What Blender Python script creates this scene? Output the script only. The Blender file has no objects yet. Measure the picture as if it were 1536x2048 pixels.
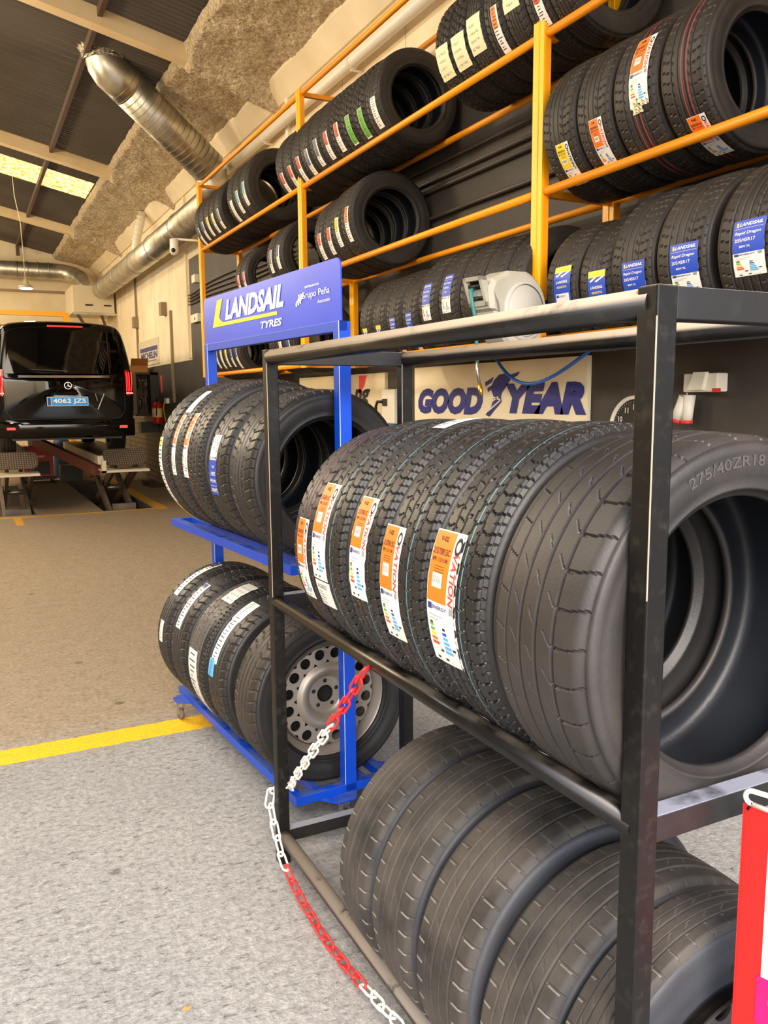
import bpy, math, random
from mathutils import Vector, Matrix, noise
random.seed(7)
PI = math.pi
S = bpy.context.scene
COL = S.collection

# ------------------------------------------------------------------ camera
F_PX, PITCH, ROLL, YAW, CAM_H = 1658.6, 0.137, -0.0084, 0.4663, 1.6
cd = bpy.data.cameras.new('camera')
cam = bpy.data.objects.new('camera', cd)
COL.objects.link(cam)
S.camera = cam
cd.sensor_fit = 'VERTICAL'
cd.sensor_height = 36.0
cd.lens = F_PX * 36.0 / 2048.0
cd.clip_start = 0.02
fw = Vector((math.sin(YAW) * math.cos(PITCH), math.cos(YAW) * math.cos(PITCH), -math.sin(PITCH)))
rt = Vector((math.cos(YAW), -math.sin(YAW), 0.0))
up = rt.cross(fw)
r2 = rt * math.cos(ROLL) + up * math.sin(ROLL)
u2 = -rt * math.sin(ROLL) + up * math.cos(ROLL)
M = Matrix((r2, u2, -fw)).transposed().to_4x4()
M.translation = Vector((0, 0, CAM_H))
cam.matrix_world = M

# ------------------------------------------------------------------ world, lights, exposure
S.view_settings.view_transform = 'Standard'
S.view_settings.look = 'None'
S.view_settings.gamma = 1.0
S.view_settings.use_curve_mapping = False
S.view_settings.exposure = 0.20
W = bpy.data.worlds.new('daylight')
S.world = W
W.use_nodes = True
wn = W.node_tree
wn.nodes.clear()
wo = wn.nodes.new('ShaderNodeOutputWorld')
wb = wn.nodes.new('ShaderNodeBackground')
sk = wn.nodes.new('ShaderNodeTexSky')
sk.sky_type = 'NISHITA'
sk.sun_disc = False
sk.sun_elevation = math.radians(42)
sk.sun_rotation = math.radians(200)
sk.dust_density = 3.0
wb.inputs['Strength'].default_value = 0.74
wn.links.new(sk.outputs[0], wb.inputs['Color'])
wn.links.new(wb.outputs[0], wo.inputs['Surface'])


def area(name, loc, size, power, color, rot=(0, 0, 0), size_y=None):
    l = bpy.data.lights.new(name, 'AREA')
    l.energy = power
    l.color = color
    l.shape = 'RECTANGLE'
    l.size = size
    l.size_y = size_y or size
    o = bpy.data.objects.new(name, l)
    o.location = loc
    o.rotation_euler = rot
    COL.objects.link(o)
    return o


# added warm fill lights, unseen, standing in for roof lights and lamps
WARM = (1.0, 0.80, 0.54)


def point_fill(name, loc, power, color, r=0.35):
    l = bpy.data.lights.new(name, 'POINT')
    l.energy = power
    l.color = color
    l.shadow_soft_size = r
    o = bpy.data.objects.new(name, l)
    o.location = loc
    COL.objects.link(o)
    return o


area('unseen_fill_front', (-0.8, 4.5, 5.4), 1.2, 120, (1.0, 0.88, 0.70), (0, math.radians(-20), 0), 4.0)  # unseen area fills added to brighten the bay; no skylight is modelled here
area('unseen_fill_middle', (-2.4, 10.5, 5.6), 1.4, 200, WARM, (0, math.radians(-18), 0), 7.0)
area('unseen_fill_back', (-1.6, 18.5, 5.4), 1.4, 160, WARM, (0, math.radians(-14), 0), 6.0)
point_fill('unseen_fill_point', (-2.6, 3.2, 4.2), 170, (1.0, 0.93, 0.82))  # unseen point fills added to lift walls and roof, without lamp bodies
point_fill('unseen_fill_point', (-2.6, 8.6, 4.2), 430, WARM)
point_fill('unseen_fill_point', (-2.8, 14.0, 4.2), 380, WARM)
point_fill('unseen_fill_point', (-2.8, 20.0, 4.2), 300, WARM)

# ------------------------------------------------------------------ material helpers
MATS = {}


def srgb(c):
    return tuple((x / 255 / 12.92 if x / 255 <= 0.04045 else ((x / 255 + 0.055) / 1.055) ** 2.4) for x in c)


def mat(name, rgb, rough=0.6, metal=0.0, rgb2=None, nscale=8.0, bump=0.0, bscale=60.0, emit=0.0, spec=0.5,
        nlo=0.35, nhi=0.65, coat=0.0, coords='Object', detail=4.0, alpha=1.0, stretch=None, bdist=0.01):
    """plain or two-tone noise material; colours are sRGB 0-255"""
    if name in MATS:
        return MATS[name]
    m = bpy.data.materials.new(name)
    MATS[name] = m
    m.use_nodes = True
    nt = m.node_tree
    b = nt.nodes['Principled BSDF']
    c1 = (*srgb(rgb), 1)
    b.inputs['Base Color'].default_value = c1
    b.inputs['Roughness'].default_value = rough
    b.inputs['Metallic'].default_value = metal
    b.inputs['Specular IOR Level'].default_value = spec
    b.inputs['Coat Weight'].default_value = coat
    b.inputs['Coat Roughness'].default_value = 0.04
    if alpha < 1:
        b.inputs['Alpha'].default_value = alpha
    tc = nt.nodes.new('ShaderNodeTexCoord')
    src = tc.outputs[coords]
    if stretch:
        mp = nt.nodes.new('ShaderNodeMapping')
        mp.inputs['Scale'].default_value = stretch
        nt.links.new(src, mp.inputs['Vector'])
        src = mp.outputs[0]
    if rgb2:
        n = nt.nodes.new('ShaderNodeTexNoise')
        n.inputs['Scale'].default_value = nscale
        n.inputs['Detail'].default_value = detail
        nt.links.new(src, n.inputs['Vector'])
        r = nt.nodes.new('ShaderNodeValToRGB')
        r.color_ramp.elements[0].position = nlo
        r.color_ramp.elements[1].position = nhi
        r.color_ramp.elements[0].color = c1
        r.color_ramp.elements[1].color = (*srgb(rgb2), 1)
        nt.links.new(n.outputs['Fac'], r.inputs[0])
        nt.links.new(r.outputs[0], b.inputs['Base Color'])
    if bump:
        n = nt.nodes.new('ShaderNodeTexNoise')
        n.inputs['Scale'].default_value = bscale
        n.inputs['Detail'].default_value = 5
        nt.links.new(src, n.inputs['Vector'])
        bp = nt.nodes.new('ShaderNodeBump')
        bp.inputs['Strength'].default_value = bump
        bp.inputs['Distance'].default_value = bdist
        nt.links.new(n.outputs['Fac'], bp.inputs['Height'])
        nt.links.new(bp.outputs[0], b.inputs['Normal'])
    if emit:
        b.inputs['Emission Color'].default_value = c1
        b.inputs['Emission Strength'].default_value = emit
    return m


def math_node(nt, op, a, b=None, c=None):
    n = nt.nodes.new('ShaderNodeMath')
    n.operation = op
    for i, v in enumerate((a, b, c)):
        if v is None:
            continue
        if isinstance(v, (int, float)):
            n.inputs[i].default_value = v
        else:
            nt.links.new(v, n.inputs[i])
    return n.outputs[0]


def mix_rgb(nt, fac, a, b):
    n = nt.nodes.new('ShaderNodeMix')
    n.data_type = 'RGBA'
    if isinstance(fac, (int, float)):
        n.inputs[0].default_value = fac
    else:
        nt.links.new(fac, n.inputs[0])
    for i, v in ((6, a), (7, b)):
        if isinstance(v, tuple):
            n.inputs[i].default_value = (*v, 1)
        else:
            nt.links.new(v, n.inputs[i])
    return n.outputs[2]


def noise_node(nt, vec, scale, detail=4.0, rough=0.5):
    n = nt.nodes.new('ShaderNodeTexNoise')
    n.inputs['Scale'].default_value = scale
    n.inputs['Detail'].default_value = detail
    n.inputs['Roughness'].default_value = rough
    nt.links.new(vec, n.inputs['Vector'])
    return n.outputs['Fac']


def ramp(nt, fac, lo, hi):
    n = nt.nodes.new('ShaderNodeMapRange')
    n.inputs['From Min'].default_value = lo
    n.inputs['From Max'].default_value = hi
    nt.links.new(fac, n.inputs['Value'])
    return n.outputs[0]


def new_nodes(name):
    m = bpy.data.materials.new(name)
    MATS[name] = m
    m.use_nodes = True
    nt = m.node_tree
    return m, nt, nt.nodes['Principled BSDF']


def dusty(name, rgb, dust, rough=0.45, amount=0.75, up_lo=0.35, up_hi=0.9, nscale=14.0, chips=None, metal=0.0, spec=0.5, flo=0.38, fhi=0.55):
    """paint with dust lying on the faces that point up, and worn spots"""
    if name in MATS:
        return MATS[name]
    m, nt, b = new_nodes(name)
    tc = nt.nodes.new('ShaderNodeTexCoord').outputs['Object']
    ge = nt.nodes.new('ShaderNodeNewGeometry')
    sp = nt.nodes.new('ShaderNodeSeparateXYZ')
    nt.links.new(ge.outputs['Normal'], sp.inputs[0])
    upf = ramp(nt, sp.outputs['Z'], up_lo, up_hi)
    n1 = ramp(nt, noise_node(nt, tc, nscale, 6, 0.6), flo, fhi)
    f = math_node(nt, 'MULTIPLY', math_node(nt, 'MULTIPLY', upf, n1), amount)
    n2 = math_node(nt, 'MULTIPLY', ramp(nt, noise_node(nt, tc, nscale * 2.3, 6, 0.65), 0.52, 0.8), 0.05)
    f = math_node(nt, 'MAXIMUM', f, n2)
    col = mix_rgb(nt, f, srgb(rgb), srgb(dust))
    if chips:
        n3 = ramp(nt, noise_node(nt, tc, 55, 3, 0.5), 0.70, 0.74)
        col = mix_rgb(nt, n3, col, srgb(chips))
    nt.links.new(col, b.inputs['Base Color'])
    b.inputs['Specular IOR Level'].default_value = spec
    b.inputs['Metallic'].default_value = metal
    rr = math_node(nt, 'MULTIPLY_ADD', f, 0.5, rough)
    nt.links.new(rr, b.inputs['Roughness'])
    return m


# ------------------------------------------------------------------ mesh helpers
_TXT = {}


def text_shape(s, bold=0.0, shear=0.0, space=1.0):
    """(2-D points, faces) of a line of text, cap height about 0.7, centred"""
    key = (s, bold, shear, space)
    if key in _TXT:
        return _TXT[key]
    cu = bpy.data.curves.new('lettering', 'FONT')
    cu.body = s
    cu.size = 1.0
    cu.shear = shear
    cu.offset = bold
    cu.space_character = space
    cu.resolution_u = 3
    o = bpy.data.objects.new('lettering', cu)
    COL.objects.link(o)
    dg = bpy.context.evaluated_depsgraph_get()
    me = o.evaluated_get(dg).to_mesh()
    pts = [(v.co.x, v.co.y) for v in me.vertices]
    fcs = [tuple(p.vertices) for p in me.polygons]
    o.evaluated_get(dg).to_mesh_clear()
    bpy.data.objects.remove(o)
    bpy.data.curves.remove(cu)
    x0 = min(p[0] for p in pts); x1 = max(p[0] for p in pts)
    y0 = min(p[1] for p in pts); y1 = max(p[1] for p in pts)
    pts = [((p[0] - (x0 + x1) / 2), (p[1] - (y0 + y1) / 2)) for p in pts]
    _TXT[key] = (pts, fcs, x1 - x0, y1 - y0)
    return _TXT[key]


class MB:
    def __init__(self):
        self.v, self.f, self.m, self.s = [], [], [], []
        self.mats = []

    def mi(self, m):
        if m not in self.mats:
            self.mats.append(m)
        return self.mats.index(m)

    def add(self, vs, fs, m, smooth=False):
        k = len(self.v)
        i = self.mi(m)
        self.v += [tuple(p) for p in vs]
        for f in fs:
            self.f.append(tuple(x + k for x in f))
            self.m.append(i)
            self.s.append(smooth)

    def box(self, a, b, m, T=None):
        x0, y0, z0 = a
        x1, y1, z1 = b
        vs = [Vector(p) for p in ((x0, y0, z0), (x1, y0, z0), (x1, y1, z0), (x0, y1, z0), (x0, y0, z1), (x1, y0, z1), (x1, y1, z1), (x0, y1, z1))]
        if T:
            vs = [T @ p for p in vs]
        self.add(vs, [(0, 3, 2, 1), (4, 5, 6, 7), (0, 1, 5, 4), (1, 2, 6, 5), (2, 3, 7, 6), (3, 0, 4, 7)], m)

    def bar(self, p0, p1, w, h, m, upv=(0, 0, 1)):
        """square bar between two points"""
        p0, p1 = Vector(p0), Vector(p1)
        d = (p1 - p0).normalized()
        a = d.cross(Vector(upv))
        if a.length < 1e-4:
            a = d.cross(Vector((1, 0, 0)))
        a.normalize()
        b = a.cross(d).normalized()
        vs = []
        for p in (p0, p1):
            for sa, sb in ((-1, -1), (1, -1), (1, 1), (-1, 1)):
                vs.append(p + a * sa * w / 2 + b * sb * h / 2)
        self.add(vs, [(0, 1, 2, 3), (7, 6, 5, 4), (0, 4, 5, 1), (1, 5, 6, 2), (2, 6, 7, 3), (3, 7, 4, 0)], m)

    def tube(self, pts, r, m, n=12, cap=True, smooth=True):
        pts = [Vector(p) for p in pts]
        rs = r if isinstance(r, (list, tuple)) else [r] * len(pts)
        vs, fs = [], []
        ref = None
        for i, p in enumerate(pts):
            d = (pts[min(i + 1, len(pts) - 1)] - pts[max(i - 1, 0)]).normalized()
            if ref is None:
                ref = Vector((0, 0, 1)) if abs(d.z) < 0.9 else Vector((1, 0, 0))
            a = d.cross(ref).normalized()
            b = a.cross(d).normalized()
            ref = b
            for k in range(n):
                t = 2 * PI * k / n
                vs.append(p + (a * math.cos(t) + b * math.sin(t)) * rs[i])
        for i in range(len(pts) - 1):
            for k in range(n):
                fs.append((i * n + k, i * n + (k + 1) % n, (i + 1) * n + (k + 1) % n, (i + 1) * n + k))
        self.add(vs, fs, m, smooth)
        if cap:
            k = len(self.v) - len(vs)
            i = self.mi(m)
            self.f.append(tuple(k + j for j in range(n))[::-1]); self.m.append(i); self.s.append(False)
            self.f.append(tuple(k + (len(pts) - 1) * n + j for j in range(n))); self.m.append(i); self.s.append(False)

    def lathe(self, prof, m, n=32, axis='Z', T=None, smooth=True, close=False):
        vs, fs = [], []
        for (r, h) in prof:
            for k in range(n):
                t = 2 * PI * k / n
                p = Vector((r * math.cos(t), r * math.sin(t), h))
                if axis == 'Y':
                    p = Vector((p.x, h, p.y))
                elif axis == 'X':
                    p = Vector((h, p.x, p.y))
                vs.append(T @ p if T else p)
        L = len(prof)
        for i in range(L if close else L - 1):
            j = (i + 1) % L
            for k in range(n):
                q = (i * n + k, i * n + (k + 1) % n, j * n + (k + 1) % n, j * n + k)
                fs.append(q if axis != 'Y' else q[::-1])
        self.add(vs, fs, m, smooth)

    def prism(self, pts, d0, d1, fn, m):
        """extrude a 2-D outline: fn(x, y, d) gives the point"""
        n = len(pts)
        vs = [fn(x, y, d0) for x, y in pts] + [fn(x, y, d1) for x, y in pts]
        fs = [tuple(range(n))[::-1], tuple(range(n, 2 * n))]
        fs += [(i, (i + 1) % n, n + (i + 1) % n, n + i) for i in range(n)]
        self.add(vs, fs, m)

    def text(self, s, fn, cx, cy, h, m, width=None, rot=0.0, bold=0.0, shear=0.0, space=1.0):
        """lettering h high (cap height) around (cx, cy); fn maps (x, y) to a point"""
        pts, fcs, tw, th = text_shape(s, bold, shear, space)
        sy = h / th
        sx = (width / tw) if width else sy
        c, q = math.cos(rot), math.sin(rot)
        vs = []
        for x, y in pts:
            x *= sx; y *= sy
            vs.append(fn(cx + x * c - y * q, cy + x * q + y * c))
        self.add(vs, fcs, m)

    def build(self, name, parent=None, loc=None, rot=None, bevel=0.0, fix=False):
        me = bpy.data.meshes.new(name)
        me.from_pydata([tuple(p) for p in self.v], [], self.f)
        for m in self.mats:
            me.materials.append(m)
        me.polygons.foreach_set('material_index', self.m)
        me.polygons.foreach_set('use_smooth', self.s)
        me.update()
        if fix:
            import bmesh
            b = bmesh.new(); b.from_mesh(me)
            bmesh.ops.recalc_face_normals(b, faces=b.faces)
            b.to_mesh(me); b.free()
        o = bpy.data.objects.new(name, me)
        COL.objects.link(o)
        if parent:
            o.parent = parent
        if loc is not None:
            o.location = loc
        if rot is not None:
            o.rotation_euler = rot
        if bevel:
            md = o.modifiers.new('edge', 'BEVEL')
            md.width = bevel
            md.segments = 2
            md.limit_method = 'ANGLE'
        return o


def tag(o, label, cat, group=None):
    o['label'] = label
    o['category'] = cat
    if group:
        o['group'] = group
    return o


def struct(o):
    o['kind'] = 'structure'
    return o


def empty(name, loc, rz=0.0, label=None, cat=None, group=None):
    o = bpy.data.objects.new(name, None)
    o.empty_display_size = 0.1
    COL.objects.link(o)
    o.location = loc
    o.rotation_euler = (0, 0, rz)
    if label:
        tag(o, label, cat, group)
    return o


def roofz(x):
    return 5.0 + 0.22 * (3.3 - x) if x > -2.85 else 5.0 + 0.22 * 6.15 - 0.22 * (-2.85 - x)


# ------------------------------------------------------------------ setting materials
def floor_material():
    m, nt, b = new_nodes('concrete')
    tc = nt.nodes.new('ShaderNodeTexCoord').outputs['Object']
    sp = nt.nodes.new('ShaderNodeSeparateXYZ')
    nt.links.new(tc, sp.inputs[0])
    X, Y = sp.outputs['X'], sp.outputs['Y']
    big = noise_node(nt, tc, 1.3, 5, 0.6)
    mid = noise_node(nt, tc, 9.0, 6, 0.65)
    fine = noise_node(nt, tc, 90.0, 4, 0.6)
    # warm light painted in as browner floor behind the line; entrance slab pale grey
    edge = math_node(nt, 'ADD', Y, math_node(nt, 'MULTIPLY', math_node(nt, 'SUBTRACT', mid, 0.5), 0.5))
    back = ramp(nt, edge, 3.75, 4.25)
    tex = noise_node(nt, tc, 42, 8, 0.8)
    grey = mix_rgb(nt, ramp(nt, tex, 0.36, 0.62), srgb((116, 118, 121)), srgb((168, 169, 168)))
    grey = mix_rgb(nt, math_node(nt, 'MULTIPLY', ramp(nt, big, 0.4, 0.65), 0.22), grey, srgb((104, 106, 110)))
    brown = mix_rgb(nt, ramp(nt, tex, 0.35, 0.63), srgb((122, 109, 92)), srgb((170, 155, 133)))
    brown = mix_rgb(nt, math_node(nt, 'MULTIPLY', ramp(nt, mid, 0.42, 0.66), 0.3), brown, srgb((120, 104, 84)))
    col = mix_rgb(nt, back, grey, brown)
    # colour darkens gradually towards the far bays
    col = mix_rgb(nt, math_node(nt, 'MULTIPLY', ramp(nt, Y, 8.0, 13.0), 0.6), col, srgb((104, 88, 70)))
    # dark pits
    vo = nt.nodes.new('ShaderNodeTexNoise')
    vo.inputs['Scale'].default_value = 34
    vo.inputs['Detail'].default_value = 5
    vo.inputs['Roughness'].default_value = 0.75
    mp = nt.nodes.new('ShaderNodeMapping')
    mp.inputs['Scale'].default_value = (0.6, 1.5, 1)
    mp.inputs['Rotation'].default_value = (0, 0, 0.5)
    nt.links.new(tc, mp.inputs['Vector'])
    nt.links.new(mp.outputs[0], vo.inputs['Vector'])
    pits = math_node(nt, 'MULTIPLY', ramp(nt, vo.outputs['Fac'], 0.565, 0.66), ramp(nt, mid, 0.25, 0.6))
    col = mix_rgb(nt, math_node(nt, 'MULTIPLY', pits, 0.72), col, srgb((58, 54, 50)))
    fsp = ramp(nt, noise_node(nt, tc, 120, 6, 0.8), 0.57, 0.66)
    col = mix_rgb(nt, math_node(nt, 'MULTIPLY', fsp, 0.42), col, srgb((64, 60, 56)))
    lsp = ramp(nt, noise_node(nt, mp.outputs[0], 95, 6, 0.8), 0.58, 0.68)
    col = mix_rgb(nt, math_node(nt, 'MULTIPLY', lsp, 0.30), col, srgb((214, 210, 200)))
    # oil spots
    sv = nt.nodes.new('ShaderNodeTexVoronoi')
    sv.inputs['Scale'].default_value = 2.1
    nt.links.new(tc, sv.inputs['Vector'])
    d = math_node(nt, 'ADD', sv.outputs['Distance'], math_node(nt, 'MULTIPLY', mid, 0.09))
    spots = ramp(nt, d, 0.112, 0.09)
    col = mix_rgb(nt, math_node(nt, 'MULTIPLY', spots, 0.6), col, srgb((74, 66, 60)))
    # painted line across the bay and the lines round the lift
    wear = ramp(nt, noise_node(nt, tc, 26, 6, 0.7), 0.66, 0.60)
    wob = math_node(nt, 'MULTIPLY', math_node(nt, 'SUBTRACT', noise_node(nt, tc, 18, 3, 0.5), 0.5), 0.03)
    Yw = math_node(nt, 'ADD', Y, wob)

    def band(v, a, c):
        return math_node(nt, 'MULTIPLY', math_node(nt, 'GREATER_THAN', v, a), math_node(nt, 'LESS_THAN', v, c))
    l1 = math_node(nt, 'MULTIPLY', band(Yw, 3.88, 4.055), math_node(nt, 'LESS_THAN', X, 1.06))
    l2 = math_node(nt, 'MULTIPLY', band(Yw, 12.36, 12.47), math_node(nt, 'LESS_THAN', X, 2.62))
    l3 = math_node(nt, 'MULTIPLY', band(X, 2.47, 2.64), band(Yw, 12.3, 18.0))
    l4 = math_node(nt, 'MULTIPLY', band(X, 0.52, 0.62), band(Yw, 11.6, 12.4))
    ln = math_node(nt, 'MAXIMUM', math_node(nt, 'MAXIMUM', l1, l2), math_node(nt, 'MAXIMUM', l3, l4))
    ln = math_node(nt, 'MULTIPLY', ln, wear)
    yel = mix_rgb(nt, ramp(nt, fine, 0.45, 0.7), srgb((243, 190, 26)), srgb((214, 156, 22)))
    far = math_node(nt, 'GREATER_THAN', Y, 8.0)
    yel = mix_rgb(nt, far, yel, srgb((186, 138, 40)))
    col = mix_rgb(nt, ln, col, yel)
    nt.links.new(col, b.inputs['Base Color'])
    b.inputs['Roughness'].default_value = 0.72
    b.inputs['Specular IOR Level'].default_value = 0.35
    bp = nt.nodes.new('ShaderNodeBump')
    bp.inputs['Strength'].default_value = 0.7
    bp.inputs['Distance'].default_value = 0.007
    h = math_node(nt, 'ADD', math_node(nt, 'MULTIPLY', pits, -0.8), fine)
    nt.links.new(h, bp.inputs['Height'])
    nt.links.new(bp.outputs[0], b.inputs['Normal'])
    return m


def wall_material():
    """cream above, charcoal paint below with its own edge, painted block courses at the foot of the far bays"""
    m, nt, b = new_nodes('painted_wall')
    tc = nt.nodes.new('ShaderNodeTexCoord').outputs['Object']
    sp = nt.nodes.new('ShaderNodeSeparateXYZ')
    nt.links.new(tc, sp.inputs[0])
    Y, Z = sp.outputs['Y'], sp.outputs['Z']
    n = noise_node(nt, tc, 2.2, 6, 0.6)
    cream = mix_rgb(nt, ramp(nt, n, 0.35, 0.65), srgb((238, 224, 194)), srgb((224, 207, 172)))
    # panel joints every 1.2 m
    fr = math_node(nt, 'FRACT', math_node(nt, 'DIVIDE', Y, 1.22))
    joint = math_node(nt, 'LESS_THAN', fr, 0.018)
    cream = mix_rgb(nt, math_node(nt, 'MULTIPLY', joint, 0.45), cream, srgb((150, 132, 100)))
    dark = mix_rgb(nt, ramp(nt, n, 0.4, 0.6), srgb((56, 51, 47)), srgb((66, 60, 55)))
    near = math_node(nt, 'LESS_THAN', Y, 13.25)
    lim = math_node(nt, 'MULTIPLY_ADD', near, 1.53, 2.22)
    isd = math_node(nt, 'LESS_THAN', Z, lim)
    col = mix_rgb(nt, isd, cream, dark)
    br = nt.nodes.new('ShaderNodeTexBrick')
    br.inputs['Scale'].default_value = 1.0
    br.inputs['Brick Width'].default_value = 0.42
    br.inputs['Row Height'].default_value = 0.10
    br.inputs['Mortar Size'].default_value = 0.012
    br.inputs['Color1'].default_value = (*srgb((112, 98, 80)), 1)
    br.inputs['Color2'].default_value = (*srgb((98, 85, 70)), 1)
    br.inputs['Mortar'].default_value = (*srgb((62, 52, 44)), 1)
    cx = nt.nodes.new('ShaderNodeCombineXYZ')
    nt.links.new(Y, cx.inputs[0]); nt.links.new(Z, cx.inputs[1])
    nt.links.new(cx.outputs[0], br.inputs['Vector'])
    low = math_node(nt, 'MULTIPLY', math_node(nt, 'LESS_THAN', Z, 1.33), math_node(nt, 'GREATER_THAN', Y, 13.25))
    col = mix_rgb(nt, low, col, br.outputs['Color'])
    nt.links.new(col, b.inputs['Base Color'])
    b.inputs['Roughness'].default_value = 0.62
    bp = nt.nodes.new('ShaderNodeBump')
    bp.inputs['Strength'].default_value = 0.15
    bp.inputs['Distance'].default_value = 0.01
    nt.links.new(noise_node(nt, tc, 60, 4), bp.inputs['Height'])
    nt.links.new(bp.outputs[0], b.inputs['Normal'])
    return m


M_FLOOR = floor_material()
M_WALL = wall_material()
M_CREAM = mat('cream_plaster', (236, 222, 192), 0.7, rgb2=(220, 203, 168), nscale=1.5, bump=0.1)
M_BEAM = mat('cream_beam', (232, 208, 164), 0.6, rgb2=(222, 196, 150), nscale=3)
M_ROOF = mat('corrugated_roof', (96, 88, 78), 0.40, rgb2=(78, 70, 60), nscale=0.8)
M_FOAM = mat('sprayed_foam', (216, 198, 166), 0.9, rgb2=(172, 152, 122), nscale=24, bump=1.0, bscale=34, bdist=0.035, detail=8)
M_STEELBROWN = mat('brown_steel', (86, 66, 52), 0.6)
M_GALV = mat('galvanised', (210, 206, 192), 0.38, metal=0.9, rgb2=(168, 164, 150), nscale=5)
M_GALVD = mat('galvanised_seam', (150, 144, 130), 0.4, metal=0.85)
M_FOIL = mat('foil_wrap', (190, 182, 165), 0.2, metal=1.0, bump=1.0, bscale=30, bdist=0.05)
M_WHITE = mat('white_paint', (236, 230, 214), 0.5)
M_WPLASTIC = mat('white_plastic', (230, 224, 208), 0.4)
M_BLACKP = mat('black_plastic', (24, 23, 22), 0.45)
M_DARK = mat('dark_void', (14, 13, 12), 0.8)
M_CONDUIT = mat('beige_conduit', (136, 116, 88), 0.5)
M_CONDUITD = mat('charcoal_conduit', (70, 62, 56), 0.45)

# ------------------------------------------------------------------ floor with the two lift recesses
PITS = [(0.08, 0.84, 12.62, 17.2), (1.73, 2.44, 12.52, 17.2)]
xs = [-10, 0.08, 0.84, 1.73, 2.44, 3.3]
ys = [-14, -1.2, 3, 7, 12.52, 12.62, 17.2, 22.8]
b = MB()
for i in range(len(xs) - 1):
    for j in range(len(ys) - 1):
        cx, cy = (xs[i] + xs[i + 1]) / 2, (ys[j] + ys[j + 1]) / 2
        if any(p[0] < cx < p[1] and p[2] < cy < p[3] for p in PITS):
            continue
        b.add([(xs[i], ys[j], 0), (xs[i + 1], ys[j], 0), (xs[i + 1], ys[j + 1], 0), (xs[i], ys[j + 1], 0)], [(0, 1, 2, 3)], M_FLOOR)
M_PIT = mat('pit_concrete', (82, 70, 58), 0.9, rgb2=(58, 50, 42), nscale=6)
for (x0, x1, y0, y1) in PITS:
    z = -0.38
    b.add([(x0, y0, z), (x1, y0, z), (x1, y1, z), (x0, y1, z), (x0, y0, 0), (x1, y0, 0), (x1, y1, 0), (x0, y1, 0)],
          [(0, 1, 2, 3), (0, 4, 5, 1), (1, 5, 6, 2), (2, 6, 7, 3), (3, 7, 4, 0)], M_PIT)
b.add([(3.3, -14, 0), (12, -14, 0), (12, -1.2, 0), (3.3, -1.2, 0)], [(0, 1, 2, 3)], M_FLOOR)
struct(b.build('floor'))

# ------------------------------------------------------------------ walls
b = MB()
b.box((3.3, -1.2, 0), (3.5, 23, 5.02), M_WALL)
struct(b.build('wall_right'))
b = MB()
gab = [(-9.0, 0), (3.3, 0), (3.3, 5.0), (-2.85, roofz(-2.85)), (-9.0, roofz(-9.0))]
b.prism(gab, 22.8, 23.0, lambda x, y, d: Vector((x, d, y)), M_CREAM)
struct(b.build('wall_back', fix=True))
b = MB()
b.box((-9.2, -1.2, 0), (-9.0, 23, roofz(-9.0)), M_CREAM)
struct(b.build('wall_left'))
b = MB()      # entrance wall behind the camera with the open shutter doorway
b.box((-9.0, -1.4, 0), (-4.2, -1.2, 4.9), M_CREAM)
b.prism([(-9, 4.9), (3.3, 4.9), (3.3, 5.0), (-2.85, roofz(-2.85)), (-9.0, roofz(-9.0))], -1.4, -1.2, lambda x, y, d: Vector((x, d, y)), M_CREAM)
b.box((3.1, -1.4, 0), (3.3, -1.2, 4.9), M_CREAM)
struct(b.build('wall_front', fix=True))

# ------------------------------------------------------------------ roof: corrugated sheets, foam strip, skylight, beams, purlin
b = MB()
sky_y0, sky_y1 = 15.2, 16.42
step = 0.0095


def corr(x0, x1, ya, yb):
    n = int((yb - ya) / step)
    vs, fs = [], []
    for i in range(n + 1):
        y = ya + (yb - ya) * i / n
        h = 0.026 * math.sin(2 * PI * y / 0.09)
        vs += [(x0, y, roofz(x0) + h), (x1, y, roofz(x1) + h)]
    for i in range(n):
        fs.append((2 * i, 2 * i + 2, 2 * i + 3, 2 * i + 1))
    b.add(vs, fs, M_ROOF, True)


corr(-2.85, 3.3, -1.2, sky_y0)
corr(-2.85, 3.3, sky_y1, 22.8)
corr(2.25, 3.3, sky_y0, sky_y1)
corr(-9.0, -2.851, -1.2, 22.8)
struct(b.build('ceiling'))

m, nt, pb = new_nodes('yellow_fibreglass')
tc = nt.nodes.new('ShaderNodeTexCoord').outputs['Object']
mpn = nt.nodes.new('ShaderNodeMapping')
mpn.inputs['Scale'].default_value = (1.0, 3.2, 1.0)
nt.links.new(tc, mpn.inputs['Vector'])
nz = noise_node(nt, mpn.outputs[0], 14, 5, 0.7)
colr = mix_rgb(nt, ramp(nt, nz, 0.42, 0.60), (0.30, 0.17, 0.02), (1.0, 0.82, 0.33))
pb.inputs['Base Color'].default_value = (0.3, 0.25, 0.1, 1)
nt.links.new(colr, pb.inputs['Emission Color'])
pb.inputs['Emission Strength'].default_value = 2.4
M_SKYL = m
b = MB()
n = 60
vs, fs = [], []
for i in range(n + 1):
    y = sky_y0 + (sky_y1 - sky_y0) * i / n
    h = 0.026 * math.sin(2 * PI * y / 0.09)
    vs += [(-2.85, y, roofz(-2.85) + h), (2.25, y, roofz(2.25) + h)]
for i in range(n):
    fs.append((2 * i, 2 * i + 2, 2 * i + 3, 2 * i + 1))
b.add(vs, fs, M_SKYL, True)
struct(b.build('window_1'))

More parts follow.
